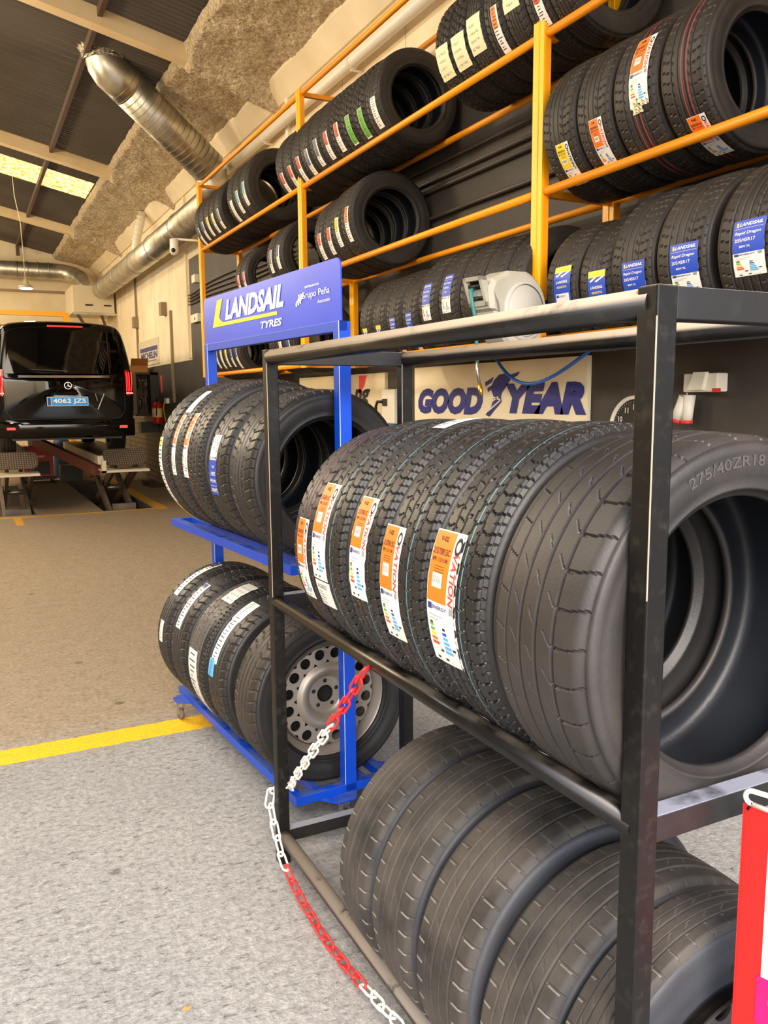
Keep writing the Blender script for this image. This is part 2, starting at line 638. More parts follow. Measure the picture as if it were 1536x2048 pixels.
# roof beams (cream), at 5 m spacing
for i, y in enumerate((4.0, 9.05, 14.05, 19.05)):
    b = MB()
    for (xa, xb) in ((2.42, -2.85), (-2.85, -9.0)):
        za, zb = roofz(xa) - 0.1, roofz(xb) - 0.1
        b.bar((xa, y, za), (xb, y, zb), 0.165, 0.17, M_BEAM)
    struct(b.build('trim_%d' % (i + 1)))
b = MB()
b.bar((1.46, -1.1, roofz(1.46) - 0.06), (1.46, 22.75, roofz(1.46) - 0.06), 0.05, 0.09, M_STEELBROWN)
b.bar((-1.3, -1.1, roofz(-1.3) - 0.06), (-1.3, 22.75, roofz(-1.3) - 0.06), 0.05, 0.09, M_STEELBROWN)
for x in (1.46, -1.3):
    b.bar((x, 22.5, roofz(x) - 0.1), (x, 22.5, roofz(x) - 0.32), 0.08, 0.08, M_STEELBROWN)
struct(b.build('trim_5'))

# sprayed foam strip along the wall, humped over the beams
b = MB()
nx, ny = 48, 900
y0, y1 = 4.2, 22.78
vs, fs = [], []
for j in range(ny + 1):
    y = y0 + (y1 - y0) * j / ny
    hump = 0
    for yb in (9.05, 14.05, 19.05):
        d = (y - yb) / 0.17
        hump += math.exp(-d * d)
    edge = 0.02 * noise.noise(Vector((y * 2.1, 3.3, 0))) + 0.010 * noise.noise(Vector((y * 9, 1.3, 0)))
    for i in range(nx + 1):
        t = i / nx
        x = 2.27 + edge * (1 - t) + t * (3.3 - 2.27 - edge)
        z = roofz(x) - 0.028 - min(1.0, t / 0.04) * 0.085
        z -= hump * min(1, t / 0.06) * (0.13 + 0.10 * t * t)
        z += min(1.0, t / 0.05) * (0.035 * noise.noise(Vector((x * 4, y * 3, 0))) + 0.016 * noise.noise(Vector((x * 14, y * 14, 2))) + 0.010 * noise.noise(Vector((x * 33, y * 30, 5))))
        vs.append((x, y, z))
for j in range(ny):
    for i in range(nx):
        a = j * (nx + 1) + i
        fs.append((a, a + nx + 1, a + nx + 2, a + 1))
b.add(vs, fs, M_FOAM, True)
struct(b.build('trim_6'))
# cream ledge between foam and wall
b = MB()
b.prism([(3.3, 4.72), (3.27, 4.72), (3.12, 4.90), (3.12, 5.06), (3.3, 5.06)], 2.0, 22.8, lambda x, y, d: Vector((x, d, y)), M_CREAM)
struct(b.build('trim_7', fix=True))

# ------------------------------------------------------------------ tyres
def rubber(name, base, base2, rough, nscale=6.0, bump=0.25, dust=0.0, dustc=(120, 108, 94), spec=0.4):
    m, nt, b = new_nodes(name)
    tc = nt.nodes.new('ShaderNodeTexCoord').outputs['Object']
    col = mix_rgb(nt, ramp(nt, noise_node(nt, tc, nscale, 6, 0.6), 0.35, 0.65), srgb(base), srgb(base2))
    if dust:
        f = math_node(nt, 'MULTIPLY', ramp(nt, noise_node(nt, tc, 3.1, 7, 0.65), 0.42, 0.66), dust)
        col = mix_rgb(nt, f, col, srgb(dustc))
    nt.links.new(col, b.inputs['Base Color'])
    b.inputs['Roughness'].default_value = rough
    b.inputs['Specular IOR Level'].default_value = spec
    bp = nt.nodes.new('ShaderNodeBump')
    bp.inputs['Strength'].default_value = bump
    bp.inputs['Distance'].default_value = 0.002
    nt.links.new(noise_node(nt, tc, 160, 3), bp.inputs['Height'])
    nt.links.new(bp.outputs[0], b.inputs['Normal'])
    return m


M_RUB = rubber('new_rubber', (30, 29, 29), (39, 38, 37), 0.44)
M_RUBW = rubber('warm_rubber', (35, 31, 28), (44, 39, 34), 0.52, dust=0.15, dustc=(92, 80, 68))
M_WORN = rubber('worn_rubber', (40, 43, 49), (52, 55, 61), 0.56, nscale=4, dust=0.4, dustc=(72, 70, 70))
M_WORNT = rubber('worn_tread_rubber', (30, 29, 29), (62, 59, 56), 0.66, nscale=7, dust=0.6, dustc=(82, 75, 68))
M_SPORT = rubber('sport_rubber', (42, 40, 40), (54, 51, 50), 0.5, nscale=3, dust=0.35, dustc=(74, 67, 61))
M_LINER = rubber('liner_rubber', (24, 27, 32), (30, 34, 40), 0.45, spec=0.45)
M_CUT = mat('dusty_cut', (108, 105, 101), 0.8)
M_RED = mat('red_tread_line', (150, 52, 52), 0.6)
M_TEAL = mat('teal_tread_line', (92, 150, 170), 0.6)

TAU = 2 * PI


def tri(x):
    x = x - math.floor(x)
    return 1 - 4 * abs(x - 0.5)


def pat_van(yn, ph, N):
    """depth in metres below the crown: four grooves with stepped edges, wide zigzag shoulder lugs"""
    d = 0.0
    a = abs(yn)
    u = ph * N / TAU
    zz = tri(u)
    for c, amp, hw in ((-0.50, 0.010, 0.030), (-0.15, 0.022, 0.030), (0.17, 0.022, 0.030), (0.50, 0.010, 0.030)):
        z = c + amp * (1 if zz > 0 else -1)
        if abs(yn - z) < hw:
            d = 0.009
    if a > 0.53:
        # lateral cut bent like a shallow V across the lug
        k = (a - 0.53) / 0.47
        v = 0.42 * (abs(k - 0.42) - 0.42)
        w = (u + v) % 1.0
        if w < 0.085:
            d = max(d, 0.007 if k < 0.95 else 0.004)
        w2 = (u + 0.5 + v) % 1.0
        if w2 < 0.085 and k > 0.55:
            d = max(d, 0.004)
        if 0.90 < a < 0.925:
            d = max(d, 0.003)
    elif 0.2 < a < 0.47:
        w = (u + 0.25 + 0.9 * (a - 0.33)) % 1.0
        if w < 0.085:
            d = max(d, 0.004)
        elif 0.5 < w < 0.585 and a > 0.38:
            d = max(d, 0.006)
    elif a < 0.12:
        w = (u + 0.5) % 1.0
        if w < 0.085 and yn > -0.02:
            d = max(d, 0.004)
    return d


def pat_rib(yn, ph, N):
    d = 0.0
    for c in (-0.46, -0.16, 0.16, 0.46):
        if abs(yn - c) < 0.036:
            d = 0.008
    a = abs(yn)
    u = ph * N / TAU
    if a > 0.52:
        w = (u + 0.8 * (a - 0.5)) % 1.0
        if w < 0.13:
            d = max(d, 0.0045)
    elif 0.2 < a < 0.42:
        w = (u * 1.0 + yn * 2.2) % 1.0
        if w < 0.13 and a > 0.26:
            d = max(d, 0.003)
    return d


def pat_sport(yn, ph, N):
    d = 0.0
    for c, hw in ((-0.46, 0.026), (-0.08, 0.030), (0.27, 0.030), (0.62, 0.020)):
        if abs(yn - c) < hw:
            d = 0.008
    u = ph * N / TAU
    if yn < -0.49:
        k = (-yn - 0.49) / 0.5
        w = (u + 0.18 * k * k) % 1.0
        if w < 0.055:
            d = max(d, 0.0045)
    elif yn > 0.65:
        k = (yn - 0.65) / 0.35
        w = (u + 0.25 * k) % 1.0
        if w < 0.055:
            d = max(d, 0.004)
    else:
        # one slanting slit per pitch in each rib, ending inside the rib
        for (r0, r1, off) in ((-0.42, -0.14, 0.0), (-0.04, 0.20, 0.45), (0.33, 0.58, 0.8)):
            if r0 <= yn <= r1:
                k = (yn - r0) / (r1 - r0)
                w = (u + off + 0.55 * k) % 1.0
                if w < 0.05 and k < 0.62:
                    d = max(d, 0.003)
    return d


def pat_worn(yn, ph, N):
    d = 0.0
    for c in (-0.48, -0.16, 0.17, 0.47):
        if abs(yn - c) < 0.026:
            d = 0.0035
    a = abs(yn)
    u = ph * N / TAU
    if a > 0.56:
        w = (u + (0.25 if yn > 0 else 0)) % 1.0
        if w < 0.0626:
            d = max(d, 0.0022)
    elif a > 0.2 and a < 0.4:
        w = (u * 1.0 + yn * 2) % 1.0
        if w < 0.0626:
            d = max(d, 0.001)
    return d


def pat_allt(yn, ph, N):
    d = 0.0
    u = ph * N / TAU
    for c, s in ((-0.32, 0), (0.0, 0.5), (0.32, 0)):
        z = c + 0.05 * tri(u + s)
        if abs(yn - z) < 0.045:
            d = 0.009
    if ((u + yn * 1.2) % 1.0) < 0.16 and abs(yn) > 0.36:
        d = max(d, 0.008)
    elif ((u + 0.5 - yn * 1.5) % 1.0) < 0.14:
        d = max(d, 0.005)
    return d


R0, W0 = 0.33, 0.205


def tyre_mesh(name, pat, N, per, ncol, rim, side, tread, stripes=(), Wd=W0, R=R0, bulge=1.0):
    """rubber ring round local Y; tread pattern in real relief"""
    seg = N * per
    h = R - rim
    w = Wd
    left = [(-.355 * w, rim + .006, 2), (-.375 * w, rim - .002, 0), (-.415 * w, rim, 0), (-.43 * w, rim + .012, 0), (-.455 * w, rim + .10 * h, 0),
            (-.462 * w, rim + .15 * h, 0), (-.455 * w, rim + .17 * h, 0), (-.485 * w, rim + .32 * h, 0), (-.5 * w * bulge, rim + .48 * h, 0),
            (-.5 * w * bulge, rim + .6 * h, 0), (-.490 * w, rim + .70 * h, 0), (-.493 * w, rim + .715 * h, 0), (-.478 * w, rim + .80 * h, 0), (-.462 * w, rim + .88 * h, 0)]
    tr = []
    for i in range(ncol + 1):
        yn = -1 + 2 * i / ncol
        rr = R - 0.004 * yn * yn - (0.012 * ((abs(yn) - 0.82) / 0.18) ** 2 if abs(yn) > 0.82 else 0)
        tr.append((yn * .44 * w, rr, 1, yn))
    right = [(-y, r, k) for (y, r, k) in left[::-1]]
    inner = [(.405 * w, rim + .25 * h, 2), (.44 * w, rim + .5 * h, 2), (.42 * w, rim + .78 * h, 2), (.34 * w, R - .026, 2), (.15 * w, R - .020, 2),
             (-.15 * w, R - .020, 2), (-.34 * w, R - .026, 2), (-.42 * w, rim + .78 * h, 2), (-.44 * w, rim + .5 * h, 2), (-.405 * w, rim + .25 * h, 2)]
    prof = left + tr + right + inner
    P = len(prof)
    cs = [(math.cos(TAU * k / seg), math.sin(TAU * k / seg)) for k in range(seg)]
    vs = []
    mi = [0] * P
    for i, p in enumerate(prof):
        if len(p) == 4:
            y, r, _, yn = p
            for k in range(seg):
                d = pat(yn, TAU * k / seg, N) if abs(yn) < 0.985 else 0
                rr = r - d
                vs.append((rr * cs[k][0], y, rr * cs[k][1]))
        else:
            y, r = p[0], p[1]
            for k in range(seg):
                vs.append((r * cs[k][0], y, r * cs[k][1]))
    for i in range(P):
        j = (i + 1) % P
        a, c = prof[i], prof[j]
        if a[2] == 2 or c[2] == 2:
            mi[i] = 2 if (a[2] == 2 and c[2] == 2) else 0
        elif len(a) == 4 and len(c) == 4:
            mi[i] = 1
            ym = (a[3] + c[3]) / 2
            for (sc, k) in stripes:
                if abs(ym - sc) < 1.0 / ncol + 1e-6:
                    mi[i] = 3 + k
    fs, ms = [], []
    for i in range(P):
        j = (i + 1) % P
        for k in range(seg):
            k2 = (k + 1) % seg
            fs.append((i * seg + k2, i * seg + k, j * seg + k, j * seg + k2)[::-1])
            q = mi[i]
            if q == 1 and pat is pat_worn and 0.6 < abs(prof[i][3]) < 0.93 and abs(prof[j][3]) < 0.95:
                if pat(prof[i][3], TAU * k / seg, N) > 0.002 and pat(prof[i][3], TAU * k2 / seg, N) < 0.002:
                    q = 5
            ms.append(q)
    me = bpy.data.meshes.new(name)
    me.from_pydata(vs, [], fs)
    for mm in (side, tread, M_LINER, M_RED, M_TEAL, M_CUT):
        me.materials.append(mm)
    me.polygons.foreach_set('material_index', ms)
    sm = [(mi_ in (0, 2)) for mi_ in ms]
    me.polygons.foreach_set('use_smooth', sm)
    me.update()
    return me


TM = {}
TM['van'] = tyre_mesh('van_tread_tyre', pat_van, 52, 12, 72, 0.19, M_RUB, M_RUB, stripes=((-0.30, 1),))
TM['vanr'] = tyre_mesh('narrow_tread_tyre', pat_rib, 56, 8, 48, 0.19, M_RUB, M_RUB, stripes=((-0.30, 0), (0.30, 0)))
TM['sport'] = tyre_mesh('sport_tread_tyre', pat_sport, 34, 22, 96, 0.229, M_SPORT, M_SPORT)
TM['worn'] = tyre_mesh('worn_tread_tyre', pat_worn, 48, 16, 64, 0.20, M_WORN, M_WORNT)
TM['newrib'] = tyre_mesh('ribbed_tyre', pat_rib, 56, 8, 48, 0.215, M_RUB, M_RUB)
TM['newvan'] = tyre_mesh('block_tyre', pat_van, 54, 8, 48, 0.20, M_RUB, M_RUB, stripes=((0.30, 0),))
TM['wheel'] = tyre_mesh('wheel_tyre', pat_rib, 50, 8, 44, 0.227, M_RUB, M_RUBW)
TM['rackrib'] = tyre_mesh('summer_tyre', pat_rib, 52, 6, 40, 0.205, M_RUBW, M_RUBW)
TM['rackred'] = tyre_mesh('red_lined_tyre', pat_rib, 52, 6, 40, 0.205, M_RUBW, M_RUBW, stripes=((-0.28, 0), (-0.02, 0)))
TM['rackvan'] = tyre_mesh('commercial_tyre', pat_van, 50, 6, 44, 0.19, M_RUBW, M_RUBW)
TM['rackat'] = tyre_mesh('all_terrain_tyre', pat_allt, 44, 6, 40, 0.195, M_RUBW, M_RUBW)

# ------------------------------------------------------------------ tyre labels
C_OR = mat('label_orange', (247, 120, 28), 0.5)
C_YE = mat('label_yellow', (250, 214, 40), 0.5)
C_RD = mat('label_red', (232, 66, 48), 0.5)
C_PK = mat('label_pink', (236, 84, 92), 0.5)
C_GN = mat('label_green', (104, 176, 60), 0.5)
C_CY = mat('label_cyan', (92, 190, 204), 0.5)
C_GB = mat('label_slate', (104, 112, 130), 0.5)
C_BL = mat('label_blue', (32, 74, 190), 0.45)
C_SK = mat('label_sky_blue', (88, 176, 230), 0.5)
C_WH = mat('label_white', (240, 238, 232), 0.55)
C_CR = mat('label_cream', (240, 228, 186), 0.6)
C_BK = mat('label_black', (30, 28, 28), 0.6)
C_NV = mat('label_navy', (40, 56, 120), 0.5)
C_GY = mat('label_grey', (150, 150, 150), 0.6)
LR = R0 + 0.0012


def on_tread(x, y, lift=0.0):
    th = PI - y / LR
    r = LR + lift - 0.004 * (x / (0.44 * W0)) ** 2
    return Vector((r * math.cos(th), -x, r * math.sin(th)))


def patch(b, x0, x1, y0, y1, m, lift, jag=0.0, seed=0):
    n = max(1, int(abs(y1 - y0) / 0.012))
    rnd = random.Random(seed)
    nx = 3
    vs, fs = [], []
    for j in range(n + 1):
        y = y0 + (y1 - y0) * j / n
        e0 = x0 + rnd.uniform(-jag, jag)
        e1 = x1 + rnd.uniform(-jag, jag)
        for i in range(nx + 1):
            vs.append(on_tread(e0 + (e1 - e0) * i / nx, y, lift))
    for j in range(n):
        for i in range(nx):
            a = j * (nx + 1) + i
            fs.append((a, a + 1, a + nx + 2, a + nx + 1))
    b.add(vs, fs, m, True)


def energy_block(b, x0, x1, y0, y1, seed=0):
    """the lower, white half: energy heading, coloured class bars, blue bars, pictograms"""
    w, h = x1 - x0, y1 - y0
    L = 0.0006
    patch(b, x0 + .05 * w, x0 + .20 * w, y1 - .13 * h, y1 - .03 * h, C_NV, L)
    b.text('ENERGY', lambda x, y: on_tread(x, y, L * 1.4), x0 + .48 * w, y1 - .08 * h, .06 * h, C_NV, width=.5 * w, bold=0.02)
    patch(b, x0 + .80 * w, x0 + .93 * w, y1 - .13 * h, y1 - .02 * h, C_GY, L)
    for i, (yy, ww) in enumerate(((.78, .5), (.72, .35))):
        patch(b, x0 + .08 * w, x0 + (.08 + ww) * w, y0 + yy * h, y0 + (yy + .012) * h, C_GY, L)
    for i, c in enumerate((C_GN, C_GN, C_YE, C_OR, C_RD)):
        yy = y0 + (.60 - .075 * i) * h
        patch(b, x0 + .10 * w, x0 + (.22 + .03 * i) * w, yy, yy + .05 * h, c, L)
    for i in range(5):
        yy = y0 + (.50 - .075 * i) * h
        patch(b, x0 + .52 * w, x0 + (.66 + .03 * i) * w, yy, yy + .05 * h, C_SK if i else C_BL, L)
    for (px, py) in ((.16, .66), (.58, .60), (.40, .22), (.84, .30), (.5, .08), (.2, .07)):
        patch(b, x0 + (px - .05) * w, x0 + (px + .05) * w, y0 + (py - .02) * h, y0 + (py + .02) * h, C_BK, L)
    patch(b, x0 + .60 * w, x0 + .86 * w, y0 + .05 * h, y0 + .055 * h, C_GY, L)


def label_brand(size_line='215/70R15C', model='V-02', colour=None, w=0.10, h=0.255, split=0.5, detail=True, long_lower=0.0, seed=0, jag=0.0007):
    """tall label: coloured panel with size lines, vertical brand lettering, energy class block"""
    colour = colour or C_OR
    b = MB()
    x0, x1, y0, y1 = -w / 2, w / 2, -h / 2, h / 2
    patch(b, x0, x1, y0, y1, C_WH, 0.0, jag, seed)
    ys_ = y0 + h * (1 - split)
    cx1 = x0 + .70 * w
    patch(b, x0 + .02 * w, cx1, ys_, y1 - .01 * h, colour, 0.0004)
    T = lambda x, y: on_tread(x, y, 0.0010)
    b.text(model, T, (x0 + cx1) / 2, y1 - .065 * h, .040 * h, C_BK, width=.27 * w, bold=0.03)
    b.text(size_line, T, (x0 + cx1) / 2, y1 - .16 * h, .048 * h, C_BK, width=.58 * w, bold=0.02)
    b.text('8PR 112/110R', T, (x0 + cx1) / 2, y1 - .22 * h, .030 * h, C_BK, width=.54 * w, bold=0.02)
    if detail:
        for k in range(3):
            yy = y1 - (.27 + .02 * k) * h
            patch(b, x0 + .2 * w, x0 + .55 * w, yy, yy + .004 * h, C_BK, 0.0007)
    patch(b, x0 + .18 * w, x0 + .52 * w, ys_ + .13 * h * split * 2 - .03 * h, ys_ + .20 * h * split * 2, C_WH, 0.0007)
    for k in range(8):
        xx = x0 + (.21 + .036 * k) * w
        patch(b, xx, xx + .012 * w, ys_ + .13 * h * split * 2, ys_ + .18 * h * split * 2, C_BK, 0.0010)
    # ring mark and vertical lettering
    rc = (x0 + .85 * w, y1 - .10 * h)
    n = 20
    vs, fs = [], []
    for k in range(n):
        t = TAU * k / n
        for r_ in (.13 * w, .075 * w):
            vs.append(on_tread(rc[0] + r_ * .8 * math.cos(t), rc[1] + r_ * 1.25 * math.sin(t), 0.0008))
    for k in range(n):
        j = (k + 1) % n
        fs.append((2 * k, 2 * j, 2 * j + 1, 2 * k + 1))
    b.add(vs, fs, C_BK)
    b.text('VATION', T, x0 + .85 * w, y1 - (.10 + .05 + (split - .14) / 2) * h, .17 * w, C_RD if colour is not C_YE else C_BK, width=(split - .15) * h, rot=-PI / 2, bold=0.03, shear=0.2)
    energy_block(b, x0, x1, y0, ys_)
    if long_lower:
        patch(b, x0 + .05 * w, x1 + .06 * w, y0 - long_lower, y0 - .003, C_WH, 0.0003, jag * 3, seed + 5)
        b.text('ALG0222', T, 0, y0 - .018, .012, C_BK, width=.06)
        for k in range(5):
            patch(b, x0 + .12 * w, x0 + (.4 + .09 * (k % 3)) * w, y0 - .035 - .008 * k, y0 - .0335 - .008 * k, C_BK, 0.0008)
    return b


def label_landsail(lines, w=0.105, h=0.20, upside=False):
    b = MB()
    x0, x1, y0, y1 = -w / 2, w / 2, -h / 2, h / 2
    patch(b, x0, x1, y0, y1, C_WH, 0.0, 0.0005, 3)
    ys_ = y0 + .42 * h
    patch(b, x0, x1, ys_, y1, C_BL, 0.0004)
    s = 1.0
    T = lambda x, y: on_tread(x, y, 0.0010)
    patch(b, x0 + .10 * w, x0 + .17 * w, y1 - .12 * h, y1 - .04 * h, C_YE, 0.0007)
    b.text('LANDSAIL', T, .06 * w, y1 - .08 * h, .062 * h, C_WH, width=.74 * w, bold=0.03, shear=0.3)
    patch(b, x0 + .04 * w, x1 - .04 * w, y1 - .155 * h, y1 - .15 * h, C_WH, 0.0007)
    for k, t in enumerate(lines):
        b.text(t, T, -.02 * w + (0 if k == 0 else -.08 * w), y1 - (.24 + .115 * k) * h, (.07 if k == 0 else .062 if k == 1 else .04) * h, C_WH,
               width=(.82, .66, .36)[min(k, 2)] * w, bold=0.015, shear=0.2 if k == 0 else 0)
    energy_block(b, x0, x1, y0, ys_)
    if upside:
        b.v = [(-p[0] * -1, -p[1], -p[2]) for p in b.v]
    return b


def label_winter(lines, w=0.105, h=0.16):
    b = MB()
    x0, x1, y0, y1 = -w / 2, w / 2, -h / 2, h / 2
    patch(b, x0, x1, y0, y1, C_BL, 0.0, 0.0004, 2)
    patch(b, x0 + .02 * w, x1 - .02 * w, y1 - .17 * h, y1 - .01 * h, C_YE, 0.0004)
    T = lambda x, y: on_tread(x, y, 0.0010)
    b.add([T(x0 + .1 * w, y1 - .25 * h), T(x0 + .5 * w, y1 - .13 * h), T(x0 + .55 * w, y1 - .16 * h), T(x0 + .2 * w, y1 - .28 * h)], [(0, 3, 2, 1)], C_WH)
    b.add([T(x0 + .4 * w, y1 - .27 * h), T(x0 + .9 * w, y1 - .15 * h), T(x0 + .93 * w, y1 - .18 * h), T(x0 + .5 * w, y1 - .30 * h)], [(0, 3, 2, 1)], C_WH)
    b.text('LANDSAIL', T, 0, y1 - .42 * h, .07 * h, C_WH, width=.7 * w, bold=0.03, shear=0.3)
    for k, t in enumerate(lines):
        b.text(t, T, 0, y1 - (.55 + .1 * k) * h, .06 * h, C_YE, width=.6 * w, bold=0.02)
    patch(b, x0 + .12 * w, x1 - .10 * w, y0 + .02 * h, y0 + .28 * h, C_WH, 0.0004)
    patch(b, x0 + .16 * w, x0 + .3 * w, y0 + .18 * h, y0 + .25 * h, C_NV, 0.0008)
    b.text('ENERGY', T, .02 * w, y0 + .21 * h, .05 * h, C_NV, width=.4 * w)
    return b


def label_small(col, w=0.055, h=0.19, frac=0.42, seed=0, jag=0.001):
    """label seen from far: a coloured head with dark print over a white strip of pictograms"""
    b = MB()
    rnd = random.Random(seed)
    x0, x1, y0, y1 = -w / 2, w / 2, -h / 2, h / 2
    patch(b, x0, x1, y0, y1, C_WH, 0.0, jag, seed)
    if frac > 0:
        patch(b, x0 + .04 * w, x1 - .24 * w if frac < .9 else x1, y1 - frac * h, y1 - .01 * h, col, 0.0005)
    k = y1 - .05 * h
    while k > y0 + .06 * h:
        a = rnd.uniform(.08, .3)
        c = rnd.uniform(.45, .85)
        dk = C_BK if rnd.random() < .7 else C_NV
        patch(b, x0 + a * w, x0 + c * w, k - .018 * h, k, dk, 0.0010)
        k -= rnd.uniform(.05, .085) * h
    return b


def label_paper(w=0.15, h=0.17, seed=0, col=None):
    """large torn paper sheet with pen strokes"""
    b = MB()
    rnd = random.Random(seed)
    x0, x1, y0, y1 = -w / 2, w / 2, -h / 2, h / 2
    patch(b, x0, x1, y0, y1, col or C_CR, 0.0005, 0.003, seed)
    for r_ in range(4):
        y = y1 - (.2 + .2 * r_) * h
        x = x0 + rnd.uniform(.12, .22) * w
        for s_ in range(rnd.randint(4, 6)):
            a = rnd.uniform(-.015, .015)
            T = lambda x_, y_: on_tread(x_, y_, 0.0016)
            b.add([T(x, y), T(x + .002, y), T(x + .012 + a, y - .016), T(x + .010 + a, y - .016)], [(0, 3, 2, 1)], C_BK)
            b.add([T(x, y - .008), T(x + .011, y - .008 + a * .4), T(x + .011, y - .0095 + a * .4), T(x, y - .0095)], [(0, 3, 2, 1)], C_BK)
            x += .018
    return b


LM = {}


def lab_mesh(key, builder):
    if key not in LM:
        o = builder().build('label')
        LM[key] = o.data
        bpy.data.objects.remove(o)
    return LM[key]


def put_label(tyre, key, builder, theta, dy=0.0, name='label', flip=False, text=None):
    """theta: where the label's middle lies round the tyre (180 faces the aisle, 90 is the top)"""
    me = lab_mesh(key, builder)
    o = bpy.data.objects.new(name, me)
    COL.objects.link(o)
    o.parent = tyre
    spin = tyre.get('_spin', 0.0)
    o.rotation_euler = (PI if flip else 0, math.radians(180 - theta) * (1 if not flip else 1) - spin, 0)
    if flip:
        # turned half a turn about its own outward axis, so it reads upside down
        a = math.radians(180 - theta) - spin
        o.rotation_euler = (Matrix.Rotation(a, 3, 'Y') @ Matrix.Rotation(PI, 3, 'X')).to_euler()
    o.location = (0, -dy, 0)
    if text:
        o['label'] = text
    return o


GROUP_COUNT = {}


def tyre(kind, x, y, z, ang, R, w, label, group=None, name='road_tyre', spin=None, tilt=0.0):
    o = bpy.data.objects.new(name, TM[kind])
    COL.objects.link(o)
    sp = random.uniform(0, TAU) if spin is None else spin
    o.location = (x, y, z)
    o.rotation_mode = 'XYZ'
    o.rotation_euler = (tilt, sp, ang)
    if tilt:
        o.rotation_euler = (Matrix.Rotation(ang, 3, 'Z') @ Matrix.Rotation(tilt, 3, 'X') @ Matrix.Rotation(sp, 3, 'Y')).to_euler()
    o.scale = (R / R0, w / W0, R / R0)
    o['_spin'] = sp
    tag(o, label, 'tyre', group)
    return o


# ------------------------------------------------------------------ black rack (near)
BO, BA = Vector((0.8785, 0.8891, 0)), 0.004
BL, BD, BW = 1.6656, 0.489, 0.04
BZT, BZS, BZB = 1.731, 0.932, 0.101
M_BLK = dusty('black_rack_paint', (15, 14, 13), (176, 164, 146), 0.45, 0.9, chips=None, spec=0.3)
M_BLKR = dusty('black_rail_paint', (17, 15, 14), (110, 101, 88), 0.28, 0.5, up_lo=0.6, up_hi=0.95, nscale=7, flo=0.45, fhi=0.6, spec=0.4)
M_BLKD = dusty('dusty_rail_paint', (22, 20, 19), (158, 144, 124), 0.3, 1.0, up_lo=0.05, up_hi=0.35, nscale=6, flo=0.26, fhi=0.40)
M_BLKG = dusty('grey_dust_rail_paint', (22, 20, 19), (128, 120, 112), 0.3, 1.0, up_lo=0.0, up_hi=0.35, nscale=9, flo=0.34, fhi=0.42)
M_EDGE = mat('worn_edge_highlight', (176, 162, 138), 0.5)  # pale strip on post corners: edge wear with its highlight painted in
M_BLKE = dusty('black_crossbar_paint', (18, 17, 17), (134, 138, 152), 0.5, 0.95, nscale=5, up_lo=0.6, up_hi=0.9, flo=0.3, fhi=0.42)

rack = empty('steel_tyre_rack', BO, BA, 'black welded steel rack, two tiers of tyres, nearest the entrance, chain strung on its side', 'rack')


def rack_part(b, name, parent, label=None, bevel=0.0):
    o = b.build(name, parent, bevel=bevel)
    if label:
        o['label'] = label
    return o


for (px_, py_) in ((0, 0), (0, BL), (BD, 0), (BD, BL)):
    b = MB()
    b.box((px_, py_, 0), (px_ + BW, py_ + BW, BZT + 0.024), M_BLK)
    rack_part(b, 'post', rack, bevel=0.003)
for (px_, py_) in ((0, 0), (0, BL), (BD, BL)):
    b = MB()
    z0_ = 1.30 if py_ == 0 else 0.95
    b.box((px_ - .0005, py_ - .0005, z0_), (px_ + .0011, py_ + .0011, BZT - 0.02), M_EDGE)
    rack_part(b, 'worn_edge_highlight', rack, 'pale highlight painted along the worn post corner')
for zz, rr in ((BZT, 0.0235), (BZS, 0.0215), (BZB, 0.022)):
    for xx in (0.02, BD + 0.02):
        b = MB()
        b.tube([(xx, BW * .5, zz), (xx, BL + .01, zz)], rr, M_BLKR if zz == BZS else M_BLKD if zz == BZT else M_BLKG, 28)
        rack_part(b, 'rail', rack)
    for yy in (0, BL):
        b = MB()
        hh = 0.024 if zz == BZT else 0.0225
        b.box((BW - .002, yy + .001, zz - hh), (BD + .002, yy + BW - .002, zz + hh - .001), M_BLKE)
        rack_part(b, 'crossbar', rack, bevel=0.002)
b = MB()
b.box((0.47, 0.02, 0.02), (0.475, 0.05, 0.021), M_BLK)

# tyres on its shelf
def bpos(s, t, z):
    ca, sa = math.cos(BA), math.sin(BA)
    return (BO.x + ca * t - sa * s, BO.y + sa * t + ca * s, z)


def seat(R, gap, extra=0.022):
    return math.sqrt((R + extra) ** 2 - gap ** 2)


OV = dict(
    a=('215/65R16C', lambda: label_brand('215/65R16C', 'V-07', w=.088, h=.225, split=.55, seed=1)),
    b=('long', lambda: label_brand('215/65R16C', 'V-02', w=.092, h=.25, split=.52, long_lower=.075, seed=2)),
    c=('torn', lambda: label_brand('215/70R15C', 'V-02', w=.088, h=.235, split=.5, seed=3, jag=.003)),
    d=('d', lambda: label_brand('215/70R15C', 'V-02', w=.088, h=.245, split=.55, seed=4)),
    e=('e', lambda: label_brand('215/70R15C', 'V-02', w=.108, h=.258, split=.53, seed=5)))
shelf = [  # far end, near end, R, mesh, label, theta, centre of label s, text
    (1.300, 1.135, 0.333, 'vanr', 'a', 184.5, 1.215, 'narrow new tyre with red tread lines, farthest on the black rack shelf'),
    (1.128, 0.928, 0.342, 'van', 'b', 170.0, 1.075, 'chunky van tyre with extra-long orange and white label, black rack shelf'),
    (0.922, 0.722, 0.344, 'van', 'c', 171.5, 0.836, 'chunky van tyre with torn-edged orange label and white slip on top, black rack'),
    (0.717, 0.520, 0.345, 'van', 'd', 180.5, 0.672, 'chunky van tyre with straight narrow orange label, black rack shelf'),
    (0.515, 0.315, 0.345, 'van', 'e', 178.5, 0.455, 'chunky van tyre with widest orange label, beside the big unlabelled tyre'),
]
